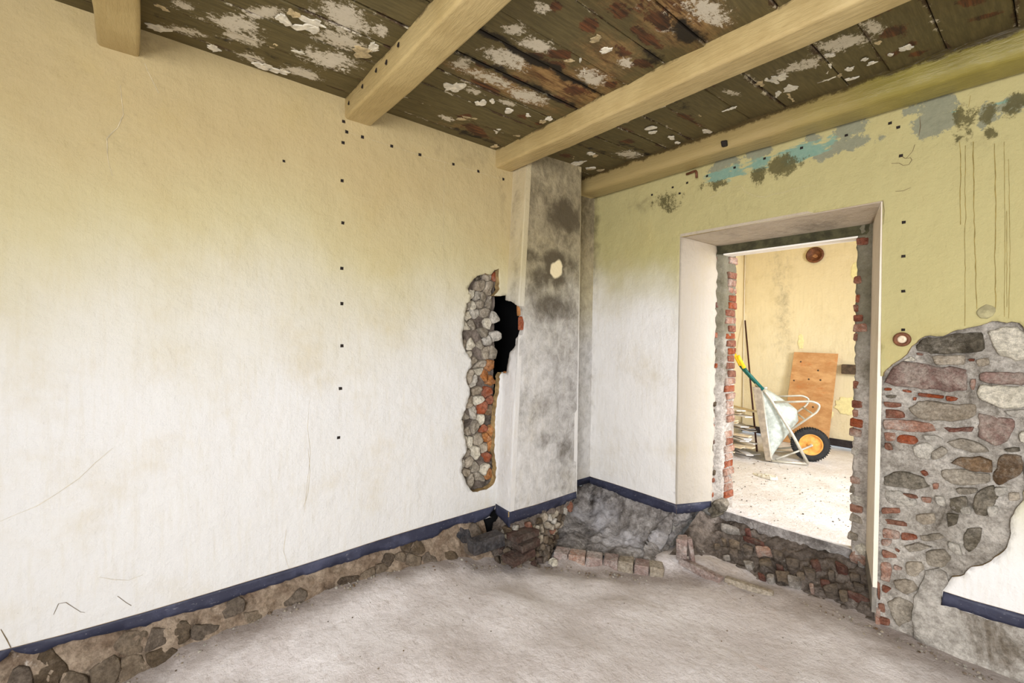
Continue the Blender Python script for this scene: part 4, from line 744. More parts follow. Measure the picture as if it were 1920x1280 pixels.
obrick('brick', (-2.41, 2.00, -.045), (-2.42, 2.22, -.048), .12, .045, 'brick_soot', column, 2)
obrick('brick', (-2.37, 1.94, -.17), (-2.38, 2.15, -.158), .12, .05, 'brick_soot', column, 3)
obrick('brick', (-2.38, 2.02, -.10), (-2.39, 2.2, -.10), .12, .045, 'brick_soot', column, 4)
box('hole_shade_box', (-2.95, 1.90, -.2), (-2.70, 2.12, .2), 'void_black', column)  # black block behind the skirting hole, standing in for its shade

# painted skirting bands
def band(name, topl, botl, place, seed, label):
    o = sheet(name, topl+ragged(botl[::-1], .018, .004, False, seed), [], lambda u, v, d: place(u, v, d+.004), .03, .012, ['navy_band', 'plaster_edge'], edge_mi=1)
    return tag(o, label, 'skirting', kind='structure')
band('baseboard_left', [(-2, .09)]+STRIP_TOP+[(2.04, .106)], [(-2, .045)]+STRIP_BOT[:-2]+[(1.95, .03), (1.985, .035), (2.0, .062), (2.03, .075)], wl, 21, 'navy painted skirting band with a crumbling lower edge under the gapped wall')
b2 = band('baseboard_right', STRIPL_R_TOP, STRIPL_R_BOT, wr, 22, 'navy painted skirting band between the corner and the doorway')
sp = sheet('splay_band', [(0, .088), (Lr-.02, .075), (Lr-.02, .035)]+ragged([(Lr-.02, .03), (.2, .008), (0, .012)], .02, .004, False, 5), [], (lambda f: (lambda u, v, d: f(u, v, d+.004)))(revp((-1.861, 3.178), (-1.742, 3.52), -1)), .04, .012, ['navy_band'], b2)
band('baseboard_right', STRIP_R_TOP+[(1.8, .1)], STRIP_R_BOT+[(1.8, .03)], wr, 23, 'navy painted skirting band right of the bared masonry patch')
b3 = band('baseboard_column', [(yl(0)-.002, .105), (2.3, .10), (2.74, .108)], [(yl(0)-.002, .018)]+bt[::-1], cb, 24, 'navy painted skirting band around the foot of the column')
sheet('side_band', [(-2.655, .115), (-2.484, .105)]+ragged([(-2.484, .0), (-2.56, .02), (-2.655, .05)], .02, .003, False, 4), [], lambda u, v, d: cn(u, v, d+.004), .03, .012, ['navy_band'], b3)
sheet('recess_band', [(2.6, .09), (3.2, .09), (3.2, .035), (2.6, .035)], [], lambda u, v, d: (-2.716+d, u, v), .05, .01, ['navy_band'], b3)

# earth floor: a worn mound falling away to the dug-out corner
FC = [(-2.6, -2, -.25), (-2.6, -.42, -.23), (-2.6, -.1, -.19), (-2.6, .06, -.176), (-2.62, .2, -.137), (-2.63, .4, -.128), (-2.63, .62, -.106), (-2.63, .91, -.093), (-2.63, 1.07, -.095), (-2.63, 1.4, -.131), (-2.6, 1.66, -.16), (-2.5, 1.83, -.215), (-2.39, 2.07, -.26), (-2.33, 2.29, -.305), (-2.12, 2.45, -.305), (-1.957, 2.60, -.30), (-1.72, 2.75, -.295), (-1.576, 2.90, -.28), (-1.263, 3.06, -.25), (-1.095, 3.12, -.235), (-.8, 3.146, -.22), (-.64, 3.13, -.22), (-.46, 3.16, -.22), (-.35, 3.13, -.22), (-.18, 3.1, -.22), (.5, 3.1, -.24), (1.5, 3, -.25),
      (-2.28, 2.45, -.26), (-2.08, 2.62, -.26), (-2.3, 2.75, -.36), (-2.0, 2.85, -.36), (-2.65, 2.9, -.4), (-2.7, 2.6, -.4), (-2.5, 2.75, -.4), (-1.8, 2.95, -.22), (-1.55, 3.05, -.20), (-2.4, 3.1, -.4), (-1.4, 3.1, -.22),
      (-2.1, 1.0, -.15), (-2.0, 1.6, -.18), (-1.5, 1.5, -.20), (-1, .5, -.22), (-1, 2, -.225), (-1.6, 2.2, -.24), (-2.2, .3, -.18), (-.5, 1.5, -.225), (-.5, 2.5, -.22), (0, 0, -.25), (-2, -1, -.25), (0, -1.5, -.26), (1.5, 1, -.26), (1.5, -1.5, -.26), (-1.3, 2.7, -.24), (-1.9, 2.35, -.27), (-2.1, 2.1, -.255)]
FA = np.array(FC)
def floor_z(x, y):
    d2 = (FA[:, 0]-x)**2+(FA[:, 1]-y)**2+.0016; w = d2**-1.6
    return float((w*FA[:, 2]).sum()/w.sum())
xs = np.linspace(-2.85, 1.8, 150); ys = np.linspace(-2.0, 3.4, 176); V = []; F = []
for x in xs:
    for y in ys:
        V.append((x, y, floor_z(x, y)+.010*fbm(x, y, 0, 2.2, 5)+.004*nz(x*1.0, y*2.5, 4, 9)))
n = len(ys)
for i in range(len(xs)-1):
    for j in range(n-1): F.append((i*n+j, (i+1)*n+j, (i+1)*n+j+1, i*n+j+1))
FP = [Vector(p[:2]) for p in FC[1:26]]
def foot_dist(x, y):
    p = Vector((x, y)); best = 9
    for a, b in zip(FP[:-1], FP[1:]):
        d = b-a; t = max(0, min(1, (p-a).dot(d)/d.length_squared)); best = min(best, (p-a-d*t).length)
    return best
floor = tag(link('floor', V, F, 'earth_floor'), 'dusty bare earth floor, dug out below the skirting', 'floor', kind='structure')
dirt = np.array([max(0, 1-foot_dist(v[0], v[1])/(.30+.35*max(0, min(1, (v[0]+1.4)/.9))))*.95 if -2.9 < v[0] < .2 else 0 for v in V], np.float32)
floor.data.attributes.new('dirt', 'FLOAT', 'POINT').data.foreach_set('value', dirt)
LG = [(-2.372, 2.365), (-2.27, 2.425), (-2.17, 2.50), (-2.07, 2.575), (-1.985, 2.63), (-1.89, 2.69), (-1.80, 2.74), (-1.72, 2.80)]
for k in range(7):
    a, b = LG[k], LG[k+1]; d = Vector((b[0]-a[0], b[1]-a[1])); nrm = Vector((-d.y, d.x)).normalized()*.05
    obrick('brick', (a[0]+nrm.x+d.x*.03, a[1]+nrm.y+d.y*.03, -.268), (b[0]+nrm.x-d.x*.03, b[1]+nrm.y-d.y*.03, -.268), .11, .078, ['brick_dusty', 'brick_palered', 'brick_dusty', 'brick_dusty', 'stone_tan', 'brick_dusty', 'stone_tan'][k], floor, 600+k)
obrick('brick', (-1.705, 3.0, -.21), (-1.70, 2.99, -.055), .07, .085, 'brick_dusty', floor, 620)
obrick('brick', (-1.635, 3.02, -.22), (-1.655, 3.0, -.05), .05, .03, 'brick_dusty', floor, 621)
obrick('brick', (-1.70, 2.97, -.215), (-1.40, 2.96, -.235), .06, .05, 'brick_dusty', floor, 622)
obrick('brick', (-1.39, 2.99, -.225), (-1.12, 3.06, -.235), .05, .035, 'stone_tan', floor, 623)

# ceiling boards over the beams
def zc(y): return ZC+max(0, y-2.1)*.028
J = [-2.76, -2.56, -2.39, -2.21, -2.035, -1.85, -1.665, -1.50, -1.275, -1.065, -.76, -.585, -.375, -.15, .06, .27, .5, .72, .95, 1.2, 1.45, 1.8]
ceiling = tag(box('ceiling', (-3.0, -2.1, 2.80), (1.9, 3.3, 2.9), 'ceiling_void'), 'ceiling of olive painted boards with peeling flaking paint', 'ceiling', kind='structure')
def oblobs(lst, soft=1.2):
    def f(uv):
        r = np.zeros(len(uv))
        for x, y, ax, ay, bx, by in lst:
            det = ax*by-ay*bx
            if abs(det) < 1e-7: continue
            dx, dy = uv[:, 0]-x, uv[:, 1]-y
            p, q = (dx*by-dy*bx)/det, (ax*dy-ay*dx)/det
            r = np.maximum(r, np.clip(1.3-np.sqrt(p*p+q*q)/soft*.8, 0, 1))
        return r
    return f
fg0, fb = oblobs(CEIL_GREY), oblobs(CEIL_BROWN, 1.1)
fg = lambda uv: fg0(uv)*.74
ftan = blobs([(-1.72, 1.75, .12, .35, .75), (-1.95, 1.55, .07, .35, .7), (-1.40, 1.75, .12, .2, .55), (-1.05, 1.75, .14, .25, .7), (-1.55, 1.85, .08, .15, .7), (-2.5, 1.7, .08, .25, .45), (-1.1, 1.45, .12, .2, .5)])
fmo = blobs([(-1.85, 1.55, .022, .5, .8), (-1.665, 1.5, .028, .5, .95), (-1.08, 1.85, .04, .12, .8), (-2.55, 1.75, .03, .2, .7), (-1.99, 2.8, .02, .3, .7), (-2.2, 2.6, .02, .3, .5), (-1.45, 2.4, .03, .2, .5), (-.6, 2.3, .03, .1, .6), (-1.28, 1.9, .03, .1, .7), (-2.48, .4, .012, .5, .5), (-2.06, .6, .014, .5, .4)])
for k in range(len(J)-1):
    ga = {5: .012, 6: .016, 4: .006}.get(k, .004); gb = {4: .012, 5: .016}.get(k, .004)
    x0, x1 = J[k]+ga/2, J[k+1]-gb/2; dz = RNG.uniform(-.004, .004); tl = RNG.uniform(-.008, .008)
    if x0 > 0: ysl = np.linspace(-2.05, 3.22, 12)
    else: ysl = np.linspace(-1.0, 3.22, 180)
    nx = 8; prof = [x0, x0+.004]+list(np.linspace(x0+.004, x1-.004, nx)[1:-1])+[x1-.004, x1]
    V = []; F = []
    for y in ysl:
        row = [(x0, y, zc(y)+.03)]
        for i, x in enumerate(prof):
            ch = .004 if i in (0, len(prof)-1) else 0
            row.append((x, y, zc(y)+dz+tl*(x-(x0+x1)/2)/.1+ch+.0025*nz(x, y, k, 3)))
        row.append((x1, y, zc(y)+.03)); V += row
    m_ = len(prof)+2
    for i in range(len(ysl)-1):
        for j in range(m_-1): F.append((i*m_+j, i*m_+j+1, (i+1)*m_+j+1, (i+1)*m_+j))
    o = link('plank', V, F, 'peeling_plank', ceiling, loc=((x0+x1)/2, 1, ZC))
    o.data.polygons.foreach_set('use_smooth', [False]*len(F)); o.data.flip_normals()
    if x0 < 0.1:
        uv = np.array([(v[0], v[1]) for v in V])
        fe = lambda q: np.clip(1-np.minimum(q[:, 0]-x0, x1-q[:, 0])/.035, 0, 1)*(.8+.5*np.array([nz(x0, v*1.0, k, 2.5) for v in q[:, 1]]))
        for an, f in (('primer', fg), ('bare', fb), ('tan', ftan), ('mould', fmo), ('edge', fe)):
            a = o.data.attributes.new(an, 'FLOAT', 'POINT'); a.data.foreach_set('value', f(uv).astype(np.float32))
for i, (x, y, ax, ay, bx, by) in enumerate(CEIL_FLAKES):
    q = random.Random(i+77); P = []
    for k in range(20):
        a = k/20*2*math.pi; s = q.uniform(.80, 1.1)*(1+.2*math.sin(a*2+i)+.16*math.sin(a*3+2*i)+.1*math.sin(a*5+i)); P.append((x+(ax*math.cos(a)+bx*math.sin(a))*s, y+(ay*math.cos(a)+by*math.sin(a))*s))
    big = max(math.hypot(ax, ay), math.hypot(bx, by))
    piece('paint_flake', P, lambda u, v, d: (u, v, zc(v)-.0045-d), .0016 if big > .012 else .012, 'paint_flake' if q.random() < .72 else 'paint_flake_tan', ceiling, i, .003, smooth=False, rough=.5, step=.06, dome=0)

# beams
def beam(y0, y1, z0, z1, r, m, label, seed):
    prof = []
    for cy, cz, a0 in ((y0+r, z0+r, 180), (y1-r, z0+r, 270)):
        prof += [(cy+r*math.cos(math.radians(a0+k*18)), cz+r*math.sin(math.radians(a0+k*18))) for k in range(6)]
    prof = [(y0, z1), (y0, (z0+z1)/2+.01)]+prof+[(y1, (z0+z1)/2+.01), (y1, z1)]
    X = np.linspace(-2.72, 1.8, 96); V = []; F = []; n = len(prof)
    for x in X:
        for y, z in prof:
            V.append((x, y+.006*nz(x, y, z+seed, 2.2)+.002*nz(x, y*3, z*3, 9), z+.005*nz(x, y+7, seed, 1.8)+.002*nz(x, y*3+9, z*3, 9)))
    for i in range(len(X)-1):
        for j in range(n-1): F.append((i*n+j, i*n+j+1, (i+1)*n+j+1, (i+1)*n+j))
    F.append(tuple(range(n)))
    o = link('beam', V, F, m, smooth=True)
    c = Vector((-.5, (y0+y1)/2, (z0+z1)/2)); p0 = o.data.polygons[40*(n-1)+n//2]
    if p0.normal.z > 0: o.data.flip_normals()
    return tag(o, label, 'beam', kind='structure')
b1 = beam(-.14, .0, 2.585, 2.735, .016, 'beam_gloss', 'painted ceiling beam at the far left, cut off by the frame', 1)
bm2 = beam(.913, 1.07, 2.598, 2.735, .016, 'beam_gloss', 'painted ceiling beam with nails in its side, left of the column', 2)
bm3 = beam(2.005, 2.16, 2.588, 2.735, .018, 'beam_gloss', 'painted ceiling beam that ends above the column', 3)
bm4 = beam(2.955, 3.175, 2.603, 2.765, .045, 'beam_green', 'round-edged green painted beam lying along the top of the doorway wall', 4)
for i, (x, z) in enumerate([(-1.55, 2.68), (-1.95, 2.68), (-2.2, 2.675), (-2.38, 2.67), (-2.58, 2.66), (-2.08, 2.66)]):
    obrick('nail', (x, .915, z+.012), (x+.004, .906, z-.012), .008, .008, 'nail_dark', bm2, 700+i)

# room behind the camera, window in the near wall; side opening added for the fill lamp
def holed(name, axis, c, t, u0, u1, w, label):
    bm = bmesh.new()
    for (a, b, z0, z1) in ((u0, w[0], -.5, 2.9), (w[1], u1, -.5, 2.9), (w[0], w[1], -.5, w[2]), (w[0], w[1], w[3], 2.9)):
        lo, hi = ((c, a, z0), (c+t, b, z1)) if axis == 'x' else ((a, c, z0), (b, c+t, z1))
        r = bmesh.ops.create_cube(bm, size=1)['verts']
        for v in r: v.co = Vector([(lo[i]+hi[i])/2+v.co[i]*(hi[i]-lo[i]) for i in range(3)])
    return tag(from_bm(name, bm, 'limewash', None, False), label, 'wall', kind='structure')
holed('wall_side', 'x', 1.8, .3, -2.1, 3.3, (.25, 1.75, .5, 2.0), 'plaster wall with an added opening for the fill lamp, outside the frame')
holed('wall_near', 'y', -2.3, .3, -3.0, 1.9, (.2, 1.7, .6, 2.4), 'plaster wall with a window opening, behind the camera')

# ------------------------------------------------------------------ next room
fl = [(-3.1, 3.6), (-1.72, 3.60)]+ragged([(-1.72, 3.575), (-1.5, 3.578), (-1.15, 3.582), (-.83, 3.59)], .03, .004, False, 3)+[(-.80, 3.62), (1.4, 3.62), (1.4, 6.9), (-3.1, 6.9)]
floor2 = sheet('floor', fl, [], lambda u, v, d: (u, v, d+.006*nz(u, v, 2, 1.5)+.003*nz(u, v, 2, 8)-.004), .06, .085, ['dusty_floor', 'concrete_sooty'], edge_mi=1)
tag(floor2, 'pale dusty floor of the room beyond the doorway', 'floor', kind='structure')
far = sheet('wall_far', [(-2.95, .03), (1.4, .03), (1.4, 3.0), (-2.95, 3.0)], [], lambda u, v, d: (u, 6.75-d-und(u, v), v), .05, .05, ['far_paint'],
    attrs={'grime_shade': blobs([(-2.42, 1.75, .08, .5, .42), (-2.47, 2.3, .14, .35, .32), (-2.40, 1.35, .12, .3, .28), (-2.9, 1.5, .06, 1.5, .12), (-2.35, 1.1, .1, .4, .15)])})
tag(far, 'far cream wall of the room beyond the doorway, streaked with soot', 'wall', kind='structure')
fw_ = lambda u, v, d: (u, 6.748-d, v)
for i, (u, z, a, b) in enumerate([(-2.2, 1.33, .035, .11), (-1.68, .55, .14, .13), (-1.60, 2.62, .12, .08), (-1.6, 2.2, .08, .14), (-1.9, .42, .09, .07)]):
    q = random.Random(i); piece('paint_patch', [(u+a*math.cos(t)*q.uniform(.75, 1.05), z+b*math.sin(t)*q.uniform(.75, 1.05)) for t in [k*math.pi/8 for k in range(16)]], fw_, .002, 'far_lemon' if 'far_lemon' in M else flat('far_lemon', (232, 222, 164), .8, vary=.08).name, far, i, .004, smooth=False)
tag(sheet('wall_beyond_left', [(3.7, .0), (6.8, .0), (6.8, 3.0), (3.7, 3.0)], [], lambda u, v, d: (-2.95+d, u, v), .3, .05, ['far_paint']), 'side wall of the room beyond, seen as a sliver left of the rod', 'wall', kind='structure')
tag(holed('wall_beyond_right', 'x', 1.25, .3, 3.6, 6.9, (4.0, 5.0, .9, 2.5), 'x'), 'window wall of the room beyond, hidden by the doorway', 'wall', kind='structure')
tag(box('ceiling', (-3.2, 3.6, 2.95), (1.4, 6.9, 3.1), 'far_paint'), 'plain ceiling of the room beyond the doorway', 'ceiling', kind='structure')
tag(box('wall_beyond_near', (-3.3, 3.67, 2.2), (1.4, 3.72, 2.96), 'far_paint'), 'wall above the doorway on the side of the room beyond', 'wall', kind='structure')
bb = tag(box('baseboard_far', (-2.94, 6.725, .035), (1.3, 6.752, .125), 'black_skirting', None, .003), 'black skirting board along the far wall of the next room', 'skirting', kind='structure')

# things on the walls
def lathe(name, prof, m, c, axis, parent=None, seg=28):
    """spin (radius, depth) around an axis through c; depth along axis"""
    ax = Vector(axis).normalized(); e1 = ax.orthogonal().normalized(); e2 = ax.cross(e1); bm = bmesh.new(); R_ = []
    for r, d in prof: R_.append([bm.verts.new(ax*d+(e1*math.cos(2*math.pi*k/seg)+e2*math.sin(2*math.pi*k/seg))*max(r, 1e-4)) for k in range(seg)])
    for A, B in zip(R_[:-1], R_[1:]):
        for k in range(seg): bm.faces.new((A[k], A[(k+1) % seg], B[(k+1) % seg], B[k]))
    bm.faces.new(R_[0][::-1]); bm.faces.new(R_[-1])
    o = from_bm(name, bm, m, None, True, c)
    if parent is not None: o.parent = parent; o.location = Vector(c)-parent.location
    return o
vent = tag(empty('stove_pipe_hole', (-2.055, 6.74, 2.453)), 'round rusty stove pipe collar high on the far wall', 'pipe')
lathe('collar', [(.080, .002), (.100, .002), (.102, .018), (.092, .030), (.080, .030), (.074, .010)], 'pipe_rust', (-2.055, 6.742, 2.453), (0, -1, 0), vent)
lathe('pipe_mouth', [(.078, -.002), (.077, .008), (.070, .006), (.01, .004)], 'soot', (-2.055, 6.742, 2.453), (0, -1, 0), vent)
piece('plug', [(-2.085, 2.43), (-2.05, 2.41), (-2.02, 2.425), (-2.03, 2.455), (-2.06, 2.465), (-2.085, 2.45)], lambda u, v, d: (u, 6.738-d, v), .012, 'brick_ochre', vent, 3, .004)
sock = tag(empty('wall_socket', (FIX_R[0][0], 3.172, FIX_R[0][1])), 'round old wooden fitting with a broken white centre beside the doorway', 'fitting')
c0 = (FIX_R[0][0], 3.178, FIX_R[0][1])
lathe('wooden_ring', [(.020, .0), (.038, .0), (.038, .010), (.034, .016), (.024, .016), (.020, .006)], 'pipe_rust', c0, (0, -1, 0), sock)
lathe('porcelain_core', [(.021, -.002), (.021, .006), (.013, .011), (.004, .007)], 'porcelain', c0, (0, -1, 0), sock)
piece('filler_patch', PLASTER_CHIP_R, wr, .007, 'grey_filler', wall_right, 41, .01, rough=.3, label='grey filled hole in the yellow plaster')
bm = bmesh.new(); hx, hz = FIX_R[2]
tube(bm, rounded([(hx-.07, 3.165, hz+.005), (hx+.01, 3.15, hz+.006), (hx+.022, 3.14, hz-.012), (hx+.024, 3.14, hz-.05)], .02), .009, 8)
tag(from_bm('iron_hook', bm, 'pipe_rust'), 'bent rusty iron hook under the green beam, left of the doorway', 'hook')
knob = obrick('cable_stub', (-1.43, 2.975, 2.64), (-1.425, 2.93, 2.628), .035, .035, 'nail_dark', bm4, 77)
bm = bmesh.new(); tube(bm, [(-2.925, 6.722, 2.94), (-2.925, 6.724, 1.7), (-2.915, 6.722, .14)], .004, 6)
tag(from_bm('cable', bm, 'white_paint'), 'thin white cable running down the far corner of the next room', 'cable')
tag(box('wall_block', (-1.735, 6.69, .945), (-1.33, 6.745, 1.062), 'old_wood', None, .005), 'dark wooden block fixed to the far wall, beside the plywood sheet', 'block')
# plywood sheet leaning on the far wall
P = [(-2.262, 6.70, 1.195), (-1.775, 6.70, 1.19), (-1.845, 6.63, .0), (-2.37, 6.63, .0)]; V = [Vector(p) for p in P]+[Vector(p)+Vector((0, .018, 0)) for p in P]
pw = link('plywood_sheet', V, [(3, 2, 1, 0), (4, 5, 6, 7), (0, 1, 5, 4), (1, 2, 6, 5), (2, 3, 7, 6), (3, 0, 4, 7)], 'plywood', loc=(-2.1, 6.63, 0), smooth=False)
tag(pw, 'orange-brown plywood sheet leaning on the far wall behind the wheelbarrow', 'board')
for i, (u, z) in enumerate([(-2.18, 1.07), (-1.98, .97), (-2.25, .82), (-2.08, .85), (-1.95, .85), (-2.02, .5)]):
    t = 1-z/1.19; lathe('knot', [(.012, 0), (.011, .0015), (.002, .002)], 'old_wood', (u, 6.70-.07*t+.0005, z), (0, -1, .06), pw, 10)
# rod leaning in the corner
bm = bmesh.new(); tube(bm, [(-2.895, 6.69, 1.62), (-2.61, 6.22, .81), (-2.325, 5.76, 0.006)], .011, 8)
tag(from_bm('iron_rod', bm, 'rod_rust'), 'thin dark rusty iron rod leaning in the far corner', 'rod')

# wheelbarrow tipped up on its nose
BA = Vector((.88, .47, 0)).normalized(); BL = Vector((-BA.y, BA.x, 0)); BO = Vector((-1.727, 5.578, 0))
wb = tag(empty('wheelbarrow', BO), 'grey dusty wheelbarrow tipped on its nose, yellow grip up', 'wheelbarrow')
def bp(s, z, o=0.0): return BO+BA*s+BL*o+Vector((0, 0, z))
def part(name, m, build, smooth=True, parent=None):
    bm = bmesh.new(); build(bm); o = from_bm(name, bm, m, None, smooth)
    for v in o.data.vertices: v.co = v.co-BO
    o.parent = parent or wb
    if parent is not None and parent is not wb: o.location = -parent.location
    return o
HW = .52
# tray: rim runs from the top lip to the nose, belly bulges towards the wheel
def tray(bm):
    nt, no = 26, 18; g = []
    for i in range(nt+1):
        t = i/nt; base = Vector((-.462+.118*t, .815-.80*t)); D = .34*min(1, (t/.34)**.8, ((1-t)/.50)**1.0)
        row = []
        for j in range(no+1):
            w = j/no; e = min(w, 1-w)/.30; gq = 1-(1-min(1, e))**2.2
            taper = .035*(1-abs(2*t-1)); o = HW*w
            row.append(bm.verts.new(bp(base.x+D*gq*.98, base.y+D*gq*.12, o)))
        g.append(row)
    for i in range(nt):
        for j in range(no): bm.faces.new((g[i][j], g[i+1][j], g[i+1][j+1], g[i][j+1]))
tr = part('tray', 'tray_dusty', tray)
sm = tr.modifiers.new('thickness', 'SOLIDIFY'); sm.thickness = .004
part('tray_rim', 'galvanised', lambda bm: tube(bm, rounded([bp(-.40, .818, 0), bp(-.462, .818, .03), bp(-.462, .818, HW-.03), bp(-.455, .78, HW), bp(-.35, .04, HW), bp(-.342, .012, HW-.03), bp(-.342, .012, .03), bp(-.35, .04, 0), bp(-.455, .78, 0)], .04), .013, 8))
def lip(bm):
    A, Z = [(-.545, .825), (-.468, .82), (-.352, .012), (-.405, .015)], []
    for o in (-.012, .002): Z.append([bm.verts.new(bp(s, z, o)) for s, z in A])
    for k in range(4): bm.faces.new((Z[0][k], Z[0][(k+1) % 4], Z[1][(k+1) % 4], Z[1][k]))
    bm.faces.new(Z[0]); bm.faces.new(Z[1][::-1])
part('tray_lip', 'lip_dusty', lip, False)
for k, o in enumerate((.0, HW)):
    part('frame_tube', 'galvanised', lambda bm: tube(bm, rounded([bp(-.44, .80, o), bp(-.375, .715, o), bp(-.155, .335, o), bp(0, .022, o+(.0 if o < .1 else -.0))], .06), .0165, 10))
    part('handle', 'frame_green', lambda bm: tube(bm, rounded([bp(-.635, 1.035, o), bp(-.60, .985, o), bp(-.44, .80, o)], .06), .018, 10))
    part('grip', 'grip_yellow', lambda bm: tube(bm, [bp(-.70, 1.172, o), bp(-.685, 1.14, o), bp(-.63, 1.03, o)], .021, 10))
    part('leg', 'galvanised', lambda bm: tube(bm, rounded([bp(-.33, .665, o), bp(.03, .70-.0*o, o), bp(.10, .665, o), bp(.075, .59, o), bp(-.17, .37, o)], .05), .012, 8))
    part('nose_bar', 'galvanised', lambda bm: tube(bm, [bp(-.342, .012, o), bp(0, .02, o)], .013, 8))
    part('wheel_bracket', 'galvanised', lambda bm: tube(bm, [bp(-.30, .03, .02 if k == 0 else HW-.02), bp(-.07, .115, .15 if k == 0 else .36), bp(.06, .185, .17 if k == 0 else .33)], .012, 6))
part('nose_cross_bar', 'galvanised', lambda bm: tube(bm, [bp(0, .02, 0), bp(0, .02, HW)], .013, 8))
part('leg_brace', 'galvanised', lambda bm: [tube(bm, [bp(-.04, .50, 0), bp(-.04, .50, HW)], .009, 6), tube(bm, [bp(.035, .563, 0), bp(.035, .563, HW)], .009, 6)])
wc = bp(.065, .187, .25)
def spin(prof, seg=40):
    def f(bm):
        rings = []
        for r, o in prof: rings.append([bm.verts.new(wc+BA*r*math.cos(2*math.pi*k/seg)+Vector((0, 0, 1))*r*math.sin(2*math.pi*k/seg)+BL*o) for k in range(seg)])
        for A, B in zip(rings[:-1], rings[1:]):
            for k in range(seg): bm.faces.new((A[k], A[(k+1) % seg], B[(k+1) % seg], B[k]))
    return f
tyre = part('wheel', 'tyre_rubber', spin([(.118, -.036), (.135, -.045), (.160, -.045), (.178, -.034), (.187, -.014), (.187, .014), (.178, .034), (.160, .045), (.135, .045), (.118, .036), (.118, -.036)]))
def lugs(bm):
    for k in range(44):
        a = 2*math.pi*k/44
        for sd in (-1, 1):
            c = wc+BA*.181*math.cos(a)+Vector((0, 0, .181*math.sin(a)))+BL*sd*.026; r = bmesh.ops.create_cube(bm, size=1)['verts']
            tdir = -BA*math.sin(a)+Vector((0, 0, math.cos(a))); rd = BA*math.cos(a)+Vector((0, 0, math.sin(a)))
            for v in r: v.co = c+tdir*v.co.x*.011+BL*v.co.y*.030+rd*v.co.z*.014
tl_ = part('tyre_lugs', 'tyre_rubber', lugs, False, tyre); tl_['kind'] = 'stuff'
part('rim', 'rim_orange', spin([(.120, -.034), (.112, -.038), (.104, -.022), (.085, -.014), (.060, -.020), (.035, -.024), (.028, -.044), (.001, -.044)]), True, tyre)
part('rim', 'rim_orange', spin([(.120, .034), (.112, .038), (.104, .022), (.060, .016), (.028, .04), (.001, .04)]), True, tyre)
part('axle', 'galvanised', lambda bm: tube(bm, [wc-BL*.085, wc+BL*.085], .012, 10))

# pile of laths, left of the wheelbarrow
ORD = 'topmost,second,third,fourth,fifth,sixth,seventh,eighth,ninth,tenth,eleventh,twelfth,thirteenth,fourteenth,fifteenth,sixteenth,seventeenth,eighteenth,nineteenth,twentieth,twenty-first,twenty-second,twenty-third,twenty-fourth,twenty-fifth,twenty-sixth,lowest'.split(',')
for i in range(27):
    q = random.Random(i*31+5); z = .012+i*.0195; ang = math.radians(q.uniform(-34, 24)-14)
    L_ = q.uniform(.7, 1.0); ex = -2.25+q.uniform(-.14, .10)+(.08 if 4 < i < 18 else -.06); ex = min(ex, -2.19); ey = 5.32+q.uniform(-.16, .2)
    dx, dy = math.cos(ang), math.sin(ang); tilt = .0012*i
    a = Vector((ex-dx*L_, ey-dy*L_, z)); b = Vector((ex, ey, z+tilt*.6))
    pale = q.random() < .6
    o = obrick('wooden_lath', a, b, q.uniform(.06, .11), .012, 'lath_wood' if pale else 'lath_grey', None, i+800)
    w_ = ORD[26-i]; w_ = 'the '+w_ if w_ in ('topmost', 'lowest') else w_+' from the top'
    tag(o, ('pale' if pale else 'greyed')+' split lath, '+w_+' of the pile beside the wheelbarrow', 'lath', 'laths in the pile beyond the doorway')
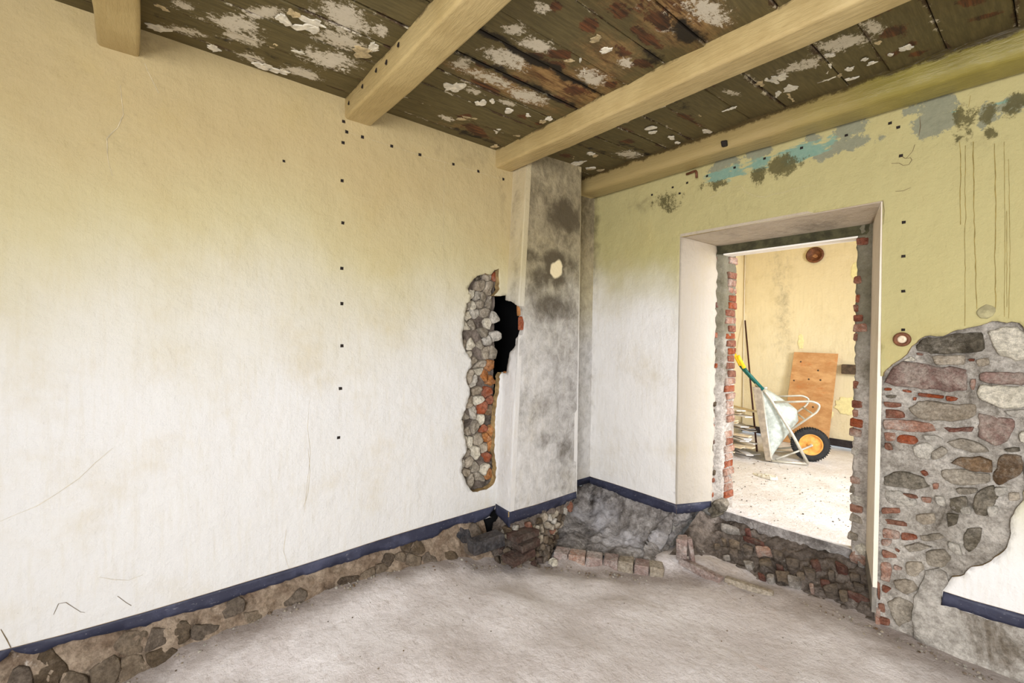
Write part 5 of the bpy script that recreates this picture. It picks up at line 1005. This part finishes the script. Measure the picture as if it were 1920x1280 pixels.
# loose bits on the floors
def chip(x, y, z, s, m, label, cat, group, seed, name):
    q = random.Random(seed); n_ = 8
    P = [(x+s*q.uniform(.6, 1.2)*math.cos(k*2*math.pi/n_), y+s*q.uniform(.5, .9)*math.sin(k*2*math.pi/n_)) for k in range(n_)]
    o = piece(name, P, lambda u, v, d: (u, v, z+d), s*.55, m, None, seed, .004, rough=.3, smooth=False)
    return tag(o, label, cat, group)
o = piece('plaster_flake', [(-1.98, 4.80), (-1.90, 4.74), (-1.78, 4.73), (-1.74, 4.78), (-1.82, 4.84), (-1.92, 4.85)], lambda u, v, d: (u, v, .002+d), .016, 'paint_flake', None, 9, .004, rough=.3, smooth=False)
tag(o, 'white curled plaster flake lying on the floor beyond the doorway', 'flake')
chip(-.93, 1.95, floor_z(-.93, 1.95)+.004, .014, 'stone_white', 'white pebble alone on the middle of the earth floor', 'pebble', None, 3, 'pebble')
chip(-2.33, 2.33, floor_z(-2.33, 2.33)+.01, .04, 'stone_white', 'pale loose stone at the foot of the column', 'stone', None, 4, 'loose_stone')
def crumbs(name, spots, n, smin, smax, mats, par, seed):
    q = random.Random(seed); bm = bmesh.new()
    for k in range(n):
        x, y, z = spots(q); s = q.uniform(smin, smax)*q.uniform(.5, 1)
        r = bmesh.ops.create_icosphere(bm, subdivisions=1, radius=s)['verts']
        for v in r: v.co = Vector((v.co.x*q.uniform(.7, 1.2), v.co.y*q.uniform(.7, 1.2), v.co.z*.7))+Vector((x, y, z+s*.25))
    o = from_bm(name, bm, mats, None, False)
    for p in o.data.polygons: p.material_index = (p.index//20) % len(mats)
    o.parent = par; o.matrix_parent_inverse.identity(); o.location = -par.location
    return tag(o, kind='stuff')
def along_foot(q):
    i = q.randrange(0, 24); t = q.random(); a, b = FC[i], FC[i+1]
    x = a[0]+(b[0]-a[0])*t; y = a[1]+(b[1]-a[1])*t; o_ = abs(q.gauss(0, .05))
    cx, cy = -.8-x, 1.4-y; l_ = math.hypot(cx, cy); x += cx/l_*o_; y += cy/l_*o_
    return x, y, floor_z(x, y)
crumbs('rubble_crumbs', along_foot, 520, .003, .012, ['stone_pale', 'stone_grey', 'stone_brown', 'stone_tan'], floor, 2)
def on_floor(q):
    x, y = q.uniform(-2.4, -.1), q.uniform(.2, 3.0); return x, y, floor_z(x, y)
crumbs('floor_grit', on_floor, 260, .002, .006, ['stone_brown', 'stone_pale', 'stone_dark'], floor, 3)
def on_far(q):
    x, y = q.uniform(-2.4, -.8), q.uniform(3.65, 5.5); return x, y, .0
crumbs('floor_grit', on_far, 200, .003, .009, ['stone_brown', 'stone_dark', 'stone_tan'], floor2, 4)
